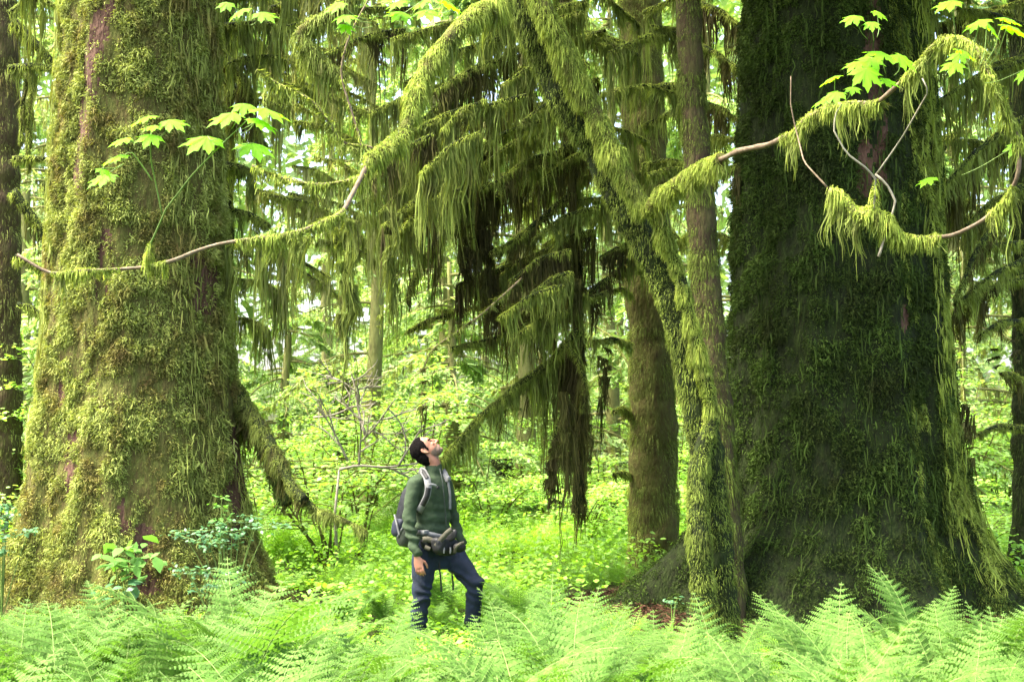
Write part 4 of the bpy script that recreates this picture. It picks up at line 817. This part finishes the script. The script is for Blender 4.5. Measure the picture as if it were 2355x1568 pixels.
KHAK = simple('khaki bag cloth', (.045, .041, .024), .8, .002, 60); BLK = simple('black nylon', (.005, .0048, .005), .6, .002, 60); EYEW = simple('eye white', (.6, .58, .54), .2); LIP = simple('lips', (.34, .13, .11), .5); ZIP = simple('dark zip', (.02, .025, .02), .5)
def ring_loft(mb, cs, a, b, ax, ay, k=24, p=2.0):
    """stack of super-ellipse rings; ax/ay (n,3) axes, a/b radii"""
    cs = np.asarray(cs, float); n = len(cs); th = np.linspace(0, 2 * PI, k, endpoint=False)
    c, s_ = np.cos(th), np.sin(th); c = np.sign(c) * np.abs(c) ** (2 / p); s_ = np.sign(s_) * np.abs(s_) ** (2 / p)
    ax = np.broadcast_to(ax, (n, 3)); ay = np.broadcast_to(ay, (n, 3))
    v = cs[:, None] + ax[:, None] * (np.asarray(a)[:, None] * c)[..., None] + ay[:, None] * (np.asarray(b)[:, None] * s_)[..., None]
    i = np.arange(n - 1)[:, None] * k; j = np.arange(k)[None]; j2 = (j + 1) % k
    q = np.stack([i + j, i + j2, i + k + j2, i + k + j], -1); jj = np.arange(k); j3 = (jj + 1) % k; c0 = n * k
    mb.add(np.vstack([v.reshape(-1, 3), cs[:1], cs[-1:]]), q, np.vstack([np.stack([j3, jj, np.full(k, c0)], -1), np.stack([(n - 1) * k + jj, (n - 1) * k + j3, np.full(k, c0 + 1)], -1)]))
def ell(mb, c, ax, r, k=20):
    ax = [norm(np.asarray(a_, float)) for a_ in ax]; t = np.linspace(-PI / 2 + .02, PI / 2 - .02, 14)
    ring_loft(mb, np.asarray(c) + ax[2] * (np.sin(t) * r[2])[:, None], np.cos(t) * r[0], np.cos(t) * r[1], ax[0], ax[1], k)
def cap_tube(mb, pts, rad, k=16, n=24, flat=None):
    pts = np.asarray(pts, float); rad = np.asarray(rad, float)
    q = resample(np.c_[pts, rad], n); tube(mb, q[:, :3], q[:, 3], k)
    for p, r in ((pts[0], rad[0]), (pts[-1], rad[-1])): ell(mb, p, [(1, 0, 0), (0, 1, 0), (0, 0, 1)], (r * .98,) * 3, 14)
def solid(name, mb, mat, parent, vox=.008, sm=6, disp=None, org=None):
    m = mb.mesh('tmp'); o_ = bpy.data.objects.new('tmp', m); C.objects.link(o_)
    r = o_.modifiers.new('r', 'REMESH'); r.mode = 'VOXEL'; r.voxel_size = vox; r.use_smooth_shade = True
    s_ = o_.modifiers.new('s', 'SMOOTH'); s_.iterations = sm; s_.factor = .5
    dg = bpy.context.evaluated_depsgraph_get(); me = bpy.data.meshes.new_from_object(o_.evaluated_get(dg)); bpy.data.objects.remove(o_); bpy.data.meshes.remove(m)
    n = len(me.vertices); co_ = np.empty(n * 3, np.float32); me.vertices.foreach_get('co', co_); co_ = co_.reshape(-1, 3).astype(float)
    if disp is not None:
        no = np.empty(n * 3, np.float32); me.vertices.foreach_get('normal', no); co_ = co_ + no.reshape(-1, 3) * disp(co_)[:, None]
    og = ORG[parent.name] if parent else (0, 0, 0)
    me.vertices.foreach_set('co', (co_ - np.asarray(og)).astype(np.float32).ravel()); me.update()
    me.polygons.foreach_set('use_smooth', np.ones(len(me.polygons), bool))
    me.materials.clear(); me.materials.append(mat); me.name = name
    o_ = bpy.data.objects.new(name, me); C.objects.link(o_)
    if parent: o_.parent = parent; ORG[o_.name] = og
    return o_
# joints
hipR, hipL = M3(1660, 2150, -.06), M3(1752, 2150, .10)
kneR, kneL = M3(1642, 2335, -.08), M3(1852, 2278, -.02)
ankR, ankL = M3(1632, 2500, -.02), M3(1845, 2452, .06)
shR, shL = M3(1620, 1882, -.12), M3(1737, 1872, .13)
elR, elL = M3(1596, 2030, -.17), M3(1768, 2005, .20)
wrR, wrL = M3(1628, 2172, -.24), M3(1800, 2125, .14)
waist = M3(1692, 2075, 0); chest = M3(1688, 1950, .0); neckb = M3(1692, 1850, .01)
gnd = float(gz(-.63, 12))
man = thing('person', 'man in dark green fleece and blue jeans gazing up, backpack on, standing among ferns', 'person', (waist[0], 12, gnd))
ORG[man.name] = (waist[0], 12, gnd)
# ---- body (one surface)
HU = norm(np.array([-.78, .08, .60])); HF = norm(np.array([.62, .10, .78])); HF = norm(HF - HU * np.dot(HU, HF)); HS = np.cross(HF, HU)     # head up / face forward / side
if HS[1] > 0: HS = -HS                                              # HS points to the camera
HC = M3(1664, 1757, .0)
def hp(f, u_, s_=0.): return HC + HF * f + HU * u_ + HS * s_
bd = MB()
ell(bd, hp(-.005, .02), [HF, HS, HU], (.098, .076, .100)); ell(bd, hp(.022, -.03), [HF, HS, HU], (.072, .066, .082)); ell(bd, hp(.048, -.075), [HF, HS, HU], (.045, .050, .045)); ell(bd, hp(.078, -.098), [HF, HS, HU], (.020, .026, .018))
ell(bd, hp(.072, .035), [HF, HS, HU], (.020, .055, .030)); cap_tube(bd, [hp(.086, .022), hp(.104, -.006), hp(.115, -.028)], [.009, .011, .0135], 10, 10); ell(bd, hp(.100, -.030, .010), [HF, HS, HU], (.011, .010, .008)); ell(bd, hp(.100, -.030, -.010), [HF, HS, HU], (.011, .010, .008))
ell(bd, hp(.088, -.058), [HF, HS, HU], (.014, .024, .008)); ell(bd, hp(.084, -.070), [HF, HS, HU], (.014, .021, .008)); ell(bd, hp(.062, -.018, .038), [HF, HS, HU], (.022, .020, .020)); ell(bd, hp(.062, -.018, -.038), [HF, HS, HU], (.022, .020, .020))
for sg in (1, -1):
    cap_tube(bd, [hp(-.012, .012, .076 * sg), hp(-.030, .020, .086 * sg), hp(-.038, .000, .088 * sg), hp(-.028, -.022, .084 * sg), hp(-.012, -.038, .076 * sg)], [.006, .007, .007, .006, .007], 8, 18)
    ell(bd, hp(-.022, -.008, .074 * sg), [HF, HS, HU], (.014, .010, .024))
cap_tube(bd, [hp(-.035, -.045), hp(-.005, -.09) * .5 + neckb * .5 + [0, 0, .02], neckb, M3(1690, 1890, .0)], [.062, .060, .064, .08], 18)
ring_loft(bd, np.array([M3(1700, 2150, .02), waist, chest, M3(1690, 1880, 0), neckb]), [.13, .12, .14, .13, .06], [.09, .085, .10, .085, .055], RT, FW)
for a_, b_, c_, r in ((shR, elR, wrR, 0), (shL, elL, wrL, 0)): cap_tube(bd, [a_, (a_ + b_) / 2, b_, (b_ + c_) / 2, c_], [.040, .034, .028, .027, .025])
for a_, b_, c_ in ((hipR, kneR, ankR), (hipL, kneL, ankL)): cap_tube(bd, [a_, (a_ + b_) / 2, b_, b_ * .65 + c_ * .35, c_], [.085, .075, .052, .054, .036])
for an, dr in ((ankR, np.array([.6, -.75, 0])), (ankL, np.array([.8, -.45, 0]))): cap_tube(bd, [an + [0, 0, -.04], an + norm(dr) * .10 + [0, 0, -.065]], [.036, .03])
def hand(mb, wr, dn, pal, out):
    """palm and five fingers: dn along the hand, pal palm facing, out towards the thumb"""
    dn, pal = norm(dn), norm(pal); out = norm(np.cross(dn, pal)) * (1 if np.dot(np.cross(dn, pal), out) > 0 else -1)
    t = np.linspace(0, 1, 6); ring_loft(mb, wr + dn * (t * .095)[:, None], [.026, .032, .038, .041, .041, .036], [.019, .018, .017, .016, .014, .012], out, pal, 16)
    for k, (o_, l) in enumerate(((.030, .070), (.011, .078), (-.009, .074), (-.028, .058))):
        b = wr + dn * .088 + out * o_; s1 = dn + out * o_ * 1.2; j1 = b + norm(s1) * l * .45; j2 = j1 + norm(s1 + pal * (.45 + .1 * k)) * l * .32; j3 = j2 + norm(s1 + pal * (1. + .15 * k)) * l * .26
        cap_tube(mb, [b, j1, j2, j3], [.0092, .0085, .0078, .0066], 10, 12)
    b = wr + dn * .028 + out * .026; j1 = b + norm(dn * .7 + out * .65 + pal * .3) * .042; j2 = j1 + norm(dn + out * .15 + pal * .4) * .030; j3 = j2 + norm(dn + out * -.1 + pal * .5) * .022
    cap_tube(mb, [b, j1, j2, j3], [.013, .0105, .0092, .0075], 10, 12)
hand(bd, wrR + np.array([.002, 0, -.005]), np.array([.22, -.12, -1]), -RT * .6 - FW * .35, FW)
hand(bd, wrL, np.array([.25, -.25, -1]), RT * .8 - FW * .2, FW)
body = solid('body', bd, SKIN, man, .0046, 3)
# beard shadow as its own thin layer over the jaw
me = body.data; og = np.array(ORG[man.name]); n = len(me.vertices); cc = np.empty(n * 3, np.float32); me.vertices.foreach_get('co', cc); cc = cc.reshape(-1, 3) + og
rel = cc - HC; f_, u_, s_ = rel @ HF, rel @ HU, rel @ HS
mk = ((u_ < -.040 - .35 * (f_ - .03) * (f_ < .05) - 0) & (u_ > -.125) & (f_ > .000) & (f_ < .13)) & ~((np.abs(u_ + .064) < .008) & (f_ > .078) & (np.abs(s_) < .022)) & ~((u_ > -.052) & (np.abs(s_) > .03)) | ((np.abs(u_ + .048) < .007) & (f_ > .07) & (np.abs(s_) < .028))
brow = (np.abs(u_ - .030 + .25 * np.abs(np.abs(s_) - .03)) < .0055) & (np.abs(s_) > .010) & (np.abs(s_) < .052) & (f_ > .06)
lip = (np.abs(u_ + .064) < .008) & (f_ > .078) & (np.abs(s_) < .022)
eye = (np.abs(u_ - .006) < .0035) & (np.abs(np.abs(s_) - .031) < .014) & (f_ > .05)
me.materials.append(STUB); me.materials.append(HAIR); me.materials.append(LIP)
STUB.node_tree.nodes['Color Ramp'].color_ramp.elements[0].color = (.10, .065, .045, 1); STUB.node_tree.nodes['Color Ramp'].color_ramp.elements[1].color = (.14, .09, .065, 1)
mi = np.zeros(len(me.polygons), np.int32); npv = np.array([p.vertices[0] for p in me.polygons])
mi[mk[npv]] = 1; mi[lip[npv]] = 3; mi[(brow | eye)[npv]] = 2; me.polygons.foreach_set('material_index', mi)
# ---- hair
hr = MB(); ell(hr, hp(-.022, .030), [HF, HS, HU], (.100, .086, .098)); ell(hr, hp(-.062, -.028), [HF, HS, HU], (.062, .074, .080)); ell(hr, hp(-.012, .082), [HF, HS, HU], (.078, .068, .048)); ell(hr, hp(-.074, -.075), [HF, HS, HU], (.034, .055, .04))
def hdisp(c):
    r = c - HC; f = r @ HF; u2 = r @ HU; s2 = np.abs(r @ HS)
    return +.0035 * fbm(c[:, 0] * 55, c[:, 1] * 38, c[:, 2] * 38, 3, 3) - .022 * np.clip((f - .040 + .25 * (.09 - u2)) / .03, 0, 1) - .012 * ((f > -.035) & (f < .0) & (u2 < .01) & (s2 > .05))
solid('hair', hr, HAIR, man, .006, 4, hdisp)
# ---- fleece
fl = MB()
ring_loft(fl, np.array([M3(1688, 2112, .0), M3(1690, 2085, 0), M3(1692, 2040, 0), M3(1692, 1990, 0), M3(1690, 1940, 0), M3(1688, 1895, .0), M3(1686, 1868, .0), M3(1690, 1852, .01), M3(1693, 1838, .01)]),
          [.150, .147, .145, .152, .162, .160, .135, .085, .074], [.115, .112, .112, .118, .124, .114, .098, .080, .070], RT, FW, 32, 2.3)
cap_tube(fl, [neckb + [0, 0, -.02], M3(1695, 1826, .01)], [.078, .073], 20, 6)
cap_tube(fl, [shR + [.03, .02, 0], shR + [0, 0, -.02], (shR + elR) / 2, elR, (elR * .5 + wrR * .5), wrR + [0, 0, .015]], [.066, .068, .060, .052, .047, .041], 18, 40)
cap_tube(fl, [shL + [-.03, -.02, 0], shL + [0, 0, -.02], (shL + elL) / 2, elL, (elL * .5 + wrL * .5), wrL + [0, 0, .015]], [.060, .062, .056, .050, .046, .041], 18, 40)
def fdisp(c):
    x, y, z = c[:, 0], c[:, 1], c[:, 2]; w_ = np.clip((chest[2] + .02 - z) / .25, 0, 1)
    return .009 * np.sin(z * 62 + 5 * noise(x * 5, y * 5, z * 5, 8) + x * 18) * w_ + .011 * fbm(x * 9, y * 9, z * 13, 3, 12) * (.4 + .6 * w_)
fo = solid('fleece', fl, FLEE, man, .0075, 5, fdisp)
z_ = MB(); zp = np.array([M3(1718, 1832, -.075), M3(1727, 1870, -.125), M3(1734, 1930, -.145), M3(1740, 2000, -.132), M3(1744, 2060, -.125)]); cap_tube(z_, zp, [.004] * 5, 6, 24); obj('zip', z_, ZIP, man, smooth=True)
cf = MB(); ell(cf, wrR + [0, 0, .004], [RT, FW, UPV], (.046, .044, .014)); ell(cf, wrL + [0, 0, .004], [RT, FW, UPV], (.046, .044, .014))
# ---- jeans
je = MB()
ring_loft(je, np.array([M3(1688, 2095, .0), M3(1690, 2130, 0), M3(1700, 2180, .01), M3(1706, 2222, .01)]), [.145, .155, .160, .115], [.108, .116, .118, .085], RT, FW, 28, 2.3)
for a_, b_, c_ in ((hipR, kneR, ankR), (hipL, kneL, ankL)): cap_tube(je, [a_, a_ * .5 + b_ * .5, b_ + FW * .012, b_ * .6 + c_ * .4, c_ + [0, 0, -.02]], [.104, .093, .074, .069, .066], 20, 40)
def jdisp(c):
    x, y, z = c[:, 0], c[:, 1], c[:, 2]; k1 = np.exp(-((z - kneL[2]) / .13) ** 2) * (x > waist[0] + .12) + np.exp(-((z - kneR[2]) / .12) ** 2) * (x < waist[0] + .1) + np.exp(-((z - ankR[2] - .06) / .12) ** 2)
    return .010 * np.sin(z * 70 + 6 * noise(x * 6, y * 6, z * 6, 2) + x * 22) * k1 + .008 * fbm(x * 10, y * 10, z * 8, 3, 33)
solid('jeans', je, JEAN, man, .0075, 4, jdisp)
for an, dr in ((ankR, np.array([.6, -.75, 0])), (ankL, np.array([.8, -.45, 0]))):
    bt = MB(); d = norm(dr); cap_tube(bt, [an + [0, 0, .03], an + [0, 0, -.04], an + d * .07 + [0, 0, -.065], an + d * .16 + [0, 0, -.075]], [.056, .054, .048, .042], 14, 14); solid('boot', bt, BOOT, man, .009, 3)
# ---- backpack
def rbox(mb, c, ax, hs, p=5., taper=(1, 1), k=28):
    t = np.linspace(-1, 1, 15); e = (1 - np.abs(t) ** p) ** (1 / p); e = np.maximum(e, .02); tp = np.interp(t, [-1, 1], taper)
    ring_loft(mb, np.asarray(c) + np.asarray(ax[2]) * (t * hs[2])[:, None], hs[0] * e * tp, hs[1] * e * tp, ax[0], ax[1], k, p)
pc = M3(1612, 2012, .10) - FW * .0
bp_ = thing('backpack', 'black backpack with light grey straps worn on the hiker\'s back', 'backpack', tuple(pc))
UPB = norm(UPV * 1. + FW * .22)
m_ = MB(); rbox(m_, pc + [0, 0, .05], [RT, FW, UPB], (.145, .085, .235), 3.2, (1.05, .72)); solid('pack_body', m_, PACK, bp_, .008, 3, lambda c: .006 * fbm(c[:, 0] * 14, c[:, 1] * 14, c[:, 2] * 10, 3, 5))
m_ = MB(); rbox(m_, pc + [0, 0, -.16] - FW * .01, [RT, FW, UPB], (.15, .10, .115), 3., (.8, 1)); solid('lower_pocket', m_, simple('grey olive pack cloth', (.05, .055, .042), .8, .003), bp_, .008, 3)
m_ = MB(); rbox(m_, pc + [0, 0, -.10] + RT * .10 - FW * .04, [RT, FW, UPB], (.06, .07, .085), 3.); solid('side_pocket', m_, simple('navy side pocket', (.012, .015, .028), .7, .003), bp_, .008, 3)
def strap(pts, w_, th, mat, name, par, nrm):
    q = resample(np.asarray(pts, float), 30); T = norm(np.gradient(q, axis=0)); nv = norm(np.asarray(nrm, float)); sd_ = norm(np.cross(T, nv)); nn = np.cross(sd_, T)
    mb = MB(); v = np.stack([q + sd_ * w_ / 2 + nn * th / 2, q - sd_ * w_ / 2 + nn * th / 2, q - sd_ * w_ / 2 - nn * th / 2, q + sd_ * w_ / 2 - nn * th / 2], 1)
    i = np.arange(29)[:, None] * 4; j = np.arange(4)[None]; j2 = (j + 1) % 4; mb.add(v, np.stack([i + j, i + j2, i + 4 + j2, i + 4 + j], -1).reshape(-1, 4).tolist() + [(3, 2, 1, 0), (116, 117, 118, 119)]); return obj(name, mb, mat, par)
camv = norm(CAM - chest)
sR = [M3(1640, 1836, .0), M3(1652, 1840, -.10), M3(1668, 1868, -.195), M3(1674, 1905, -.225), M3(1668, 1940, -.225), M3(1650, 1975, -.20), M3(1636, 2000, -.15)]
s1 = strap(sR, .055, .014, GREYT, 'shoulder_strap', bp_, camv)
strap([q + camv * .010 for q in sR[3:6]], .040, .006, BLK, 'strap_pad', s1, camv)
s2 = strap([q + camv * .010 for q in sR[0:3]], .030, .006, BLK, 'strap_pad', s1, camv)
sL = [M3(1730, 1838, .04), M3(1738, 1850, -.01), M3(1751, 1880, -.035), M3(1758, 1930, -.035), M3(1758, 1990, -.03)]
strap(sL[:3], .045, .013, GREYT, 'shoulder_strap', bp_, camv); strap(sL[2:], .022, .006, GREYT, 'strap_end', bp_, camv)
m_ = MB(); rbox(m_, M3(1753, 1869, -.05), [RT, FW, UPV], (.016, .012, .018), 4); obj('buckle', m_, GREYT, bp_, smooth=True)
strap([M3(1676, 1893, -.225), M3(1692, 1893, -.215), M3(1704, 1898, -.205)], .020, .007, GREYT, 'chest_strap', bp_, camv); m_ = MB(); rbox(m_, M3(1711, 1905, -.205), [RT, FW, UPV], (.014, .01, .013), 4); obj('buckle', m_, BLK, bp_, smooth=True)
hb_ = [M3(1625, 2078, -.08), M3(1650, 2080, -.19), M3(1680, 2086, -.185), M3(1715, 2094, -.165), M3(1745, 2100, -.13)]
strap(hb_, .036, .010, GREYT, 'hip_belt', bp_, camv); m_ = MB(); rbox(m_, M3(1664, 2079, -.20), [RT, FW, UPV], (.028, .01, .018), 4); obj('buckle', m_, GREYT, bp_, smooth=True)
for u0, v0, u1, v1 in ((1541, 2010, 1560, 2090), (1552, 2100, 1585, 2040)): strap([M3(u0, v0, .02), M3((u0 + u1) / 2, (v0 + v1) / 2, -.02), M3(u1, v1, -.03)], .016, .005, GREYT, 'side_webbing', bp_, camv)
# ---- waist bag
wc = M3(1735, 2122, -.20)
wb = thing('waist_bag', 'black and khaki camera bag strapped at the hiker\'s waist, lid open', 'bag', tuple(wc))
m_ = MB(); rbox(m_, M3(1738, 2135, -.19), [norm(RT + [0, 0, .1]), FW, UPV], (.125, .070, .075), 3.2, (.85, 1)); solid('bag_body', m_, BLK, wb, .007, 3, lambda c: .008 * fbm(c[:, 0] * 16, c[:, 1] * 16, c[:, 2] * 12, 3, 9))
m_ = MB(); rbox(m_, M3(1672, 2128, -.17), [RT, FW, norm(UPV + RT * .5)], (.055, .045, .055), 3.); solid('side_pouch', m_, BLK, wb, .007, 3)
strap([M3(1652, 2108, -.22), M3(1672, 2106, -.23), M3(1692, 2114, -.235), M3(1704, 2128, -.24)], .045, .014, KHAK, 'hip_wing', wb, camv)
strap([M3(1660, 2137, -.225), M3(1672, 2142, -.232), M3(1680, 2146, -.235)], .035, .012, KHAK, 'pouch_flap', wb, camv)
strap([M3(1703, 2135, -.27), M3(1725, 2105, -.28), M3(1748, 2080, -.28), M3(1765, 2068, -.27)], .042, .016, KHAK, 'lid', wb, camv)
m_ = MB(); rbox(m_, M3(1765, 2092, -.22), [norm(np.array([1., 0, .5])), FW, UPV], (.040, .03, .045), 3.); solid('lid_lining', m_, BLK, wb, .007, 3)
strap([M3(1776, 2160, -.25), M3(1781, 2138, -.27), M3(1798, 2124, -.27), M3(1812, 2120, -.25)], .026, .014, KHAK, 'front_pocket_trim', wb, camv)
m_ = MB(); ell(m_, M3(1795, 2138, -.21), [RT, FW, UPV], (.06, .045, .042)); solid('front_pocket', m_, BLK, wb, .007, 3)
for x_ in (1734, 1759): strap([M3(x_, 2138, -.27), M3(x_ + 1, 2150, -.275), M3(x_, 2162, -.272)], .012, .006, GREYT, 'clip', wb, camv)
for a_, b_ in (((1716, 2215, -.1), (1724, 2312, -.1)), ((1766, 2245, -.02), (1770, 2305, -.02))):
    strap([M3(*a_) + [0, 0, .12], M3(*a_), (M3(*a_) + M3(*b_)) / 2 + [.004, 0, 0], M3(*b_)], .014, .005, BLK, 'hanging_strap', wb, camv)

# ------------------------------------------------------------------ smaller plants near the trunks, dead twigs, logs
def leafy(name, label, cat, u, v, D, n, spread, leaf, mat, stem_to=None, flat=.3, tiers=8):
    c = P(u, v, D); gzz = float(gz(c[0], c[1])); root = thing(name, label, cat, (c[0], c[1], gzz)); st, lf = MB(), MB()
    tv = np.array([(0, 0, 0), (.26, .32, .04), (.24, .65, .02), (0, 1, -.1), (-.24, .65, .02), (-.26, .32, .04)]) * leaf
    for k in range(tiers):
        e = c + rng.normal(size=3) * np.array([spread[0], spread[1] * .6, spread[1]]) * .6; s_ = np.linspace(0, 1, 8)[:, None]; b = np.array([c[0], c[1], gzz])
        path = b * (1 - s_) + e * s_ + np.array([0, 0, 1.]) * (s_ * (1 - s_) * .3); tube(st, path, np.linspace(.006, .002, 8), 5, cap=False)
        m_ = n // tiers; d = norm(np.array([rng.normal(), rng.normal() * .5, .05])); tt = rng.random(m_) - .5
        p = e + d * (tt * spread[0] * .9)[:, None] + rng.normal(size=(m_, 3)) * [leaf * .7, leaf * .7, leaf * .35]
        tube(st, np.array([e - d * spread[0] * .4, e, e + d * spread[0] * .4]), [.002, .003, .002], 4, cap=False)
        y = norm(np.stack([rng.normal(size=m_), rng.normal(size=m_) - .2, -.25 + .2 * rng.normal(size=m_)], 1)); z = norm(np.array([0, -.35, 1.]) + rng.normal(size=(m_, 3)) * flat)
        stamp(lf, tv, [(0, 1, 2, 5), (5, 2, 3, 4)], None, basis(y, z) * (.6 + .6 * rng.random(m_))[:, None, None], p)
    obj('stems', st, MAT['fern_stem'], root); obj('leaves', lf, MAT[mat], root)
leafy('broadleaf_plant', 'bright broad leaved plant growing against the foot of the broad yellow mossed trunk', 'plant', 288, 1280, 12.6, 46, (.13, .08), .17, 'broad', tiers=6)
leafy('broadleaf_plant', 'three leaved low plant under the bright broad leaved one', 'plant', 280, 1352, 12.5, 16, (.10, .05), .12, 'huckle', tiers=3)
leafy('huckleberry_bush', 'airy blue green huckleberry bush at the right foot of the broad yellow mossed trunk', 'shrub', 530, 1225, 12.6, 340, (.42, .13), .050, 'huckle', tiers=14)
leafy('huckleberry_bush', 'low blue green huckleberry twigs left of the tall upright fern', 'shrub', 500, 1330, 12.0, 220, (.34, .09), .048, 'huckle', tiers=10)
leafy('huckleberry_bush', 'blue green bush at the left edge beside the broad yellow mossed trunk', 'shrub', 10, 1210, 13, 260, (.22, .22), .055, 'huckle', tiers=10)
leafy('sapling', 'small light green sprig standing before the right flank of the yellow mossed trunk', 'plant', 505, 1165, 12.8, 26, (.05, .13), .07, 'broad', tiers=3)
leafy('herb', 'tiny green seedling on the needle mound left of the leaning maple', 'plant', 1545, 1385, 12.2, 20, (.09, .04), .05, 'huckle', tiers=3)
def dead(u0, v0, D, ang, ln, depth, st):
    p = P(u0, v0, D); d = np.array([math.cos(ang), random.uniform(-.3, .3), math.sin(ang)]); q = [p]
    for k in range(4): d = norm(d + rng.normal(size=3) * .22); q.append(q[-1] + d * ln / 4)
    tube(st, resample(np.array(q), 12), np.linspace(.006 + .004 * depth, .003 + .002 * depth, 12), 5)
    if depth:
        for k in range(3):
            s_ = q[1 + k]; _recur.append((s_, ang + random.uniform(-.9, .9), ln * .62, depth - 1))
sh = thing('dead_shrub', 'leafless pale twiggy shrub left of the hiker\'s head', 'dead shrub', P(790, 1130, 16)); st = MB()
_recur = [(P(780, 1080, 16), .75, .9, 3), (P(800, 1060, 16), 2.3, .7, 2), (P(835, 1010, 16), .2, .7, 2), (P(840, 1000, 16), 2.0, .7, 3), (P(720, 960, 16.5), .1, .7, 2)]
while _recur:
    s_, a_, l_, dp = _recur.pop(); uu, vv = UV(*s_); dead(uu, vv, s_[1], a_, l_, dp, st)
tube(st, np.array([P(775, 1290, 16), P(770, 1180, 16), P(780, 1080, 16)]), [.02, .017, .013], 6)
obj('twigs', st, MAT['twig_pale'], sh)
for (nm, lab, path, r0, r1) in [('dead_trunk', 'short dark mossy snag left of the hiker\'s head', [(782, 1130, 22), (783, 1020, 22), (790, 930, 22), (800, 870, 22)], .11, .06),
        ('stump', 'dark broken stump among the bright undergrowth right of the hiker', [(1150, 1140, 24), (1152, 1100, 24), (1150, 1055, 24)], .20, .17), ('dead_trunk', 'thin dark snag just above the hiker', [(1040, 1010, 24), (1040, 960, 24), (1040, 890, 24)], .10, .06)]:
    pole_tree('snag' if 'trunk' in nm else 'tree_stump', lab, path, r0, r1, 'bark_dark', 'moss_hang', 900, .04, k=12)
for (lab, path, r0) in [('mossy log leaning through the undergrowth right of the hiker', [(1110, 1190, 23), (1180, 1110, 23), (1240, 1080, 23), (1270, 1050, 23)], .09), ('thin pale fallen branch slanting through the lime undergrowth', [(1090, 1200, 21), (1150, 1150, 21), (1215, 1105, 21)], .015)]:
    lg = thing('fallen_log' if r0 > .05 else 'fallen_branch', lab, 'log' if r0 > .05 else 'branch', P(*path[0])); limb(lg, path, r0, r0 * .7, .04, 1500 if r0 > .05 else 0, 0, 'bark_under' if r0 > .05 else 'twig_pale', name='trunk' if r0 > .05 else 'stick')
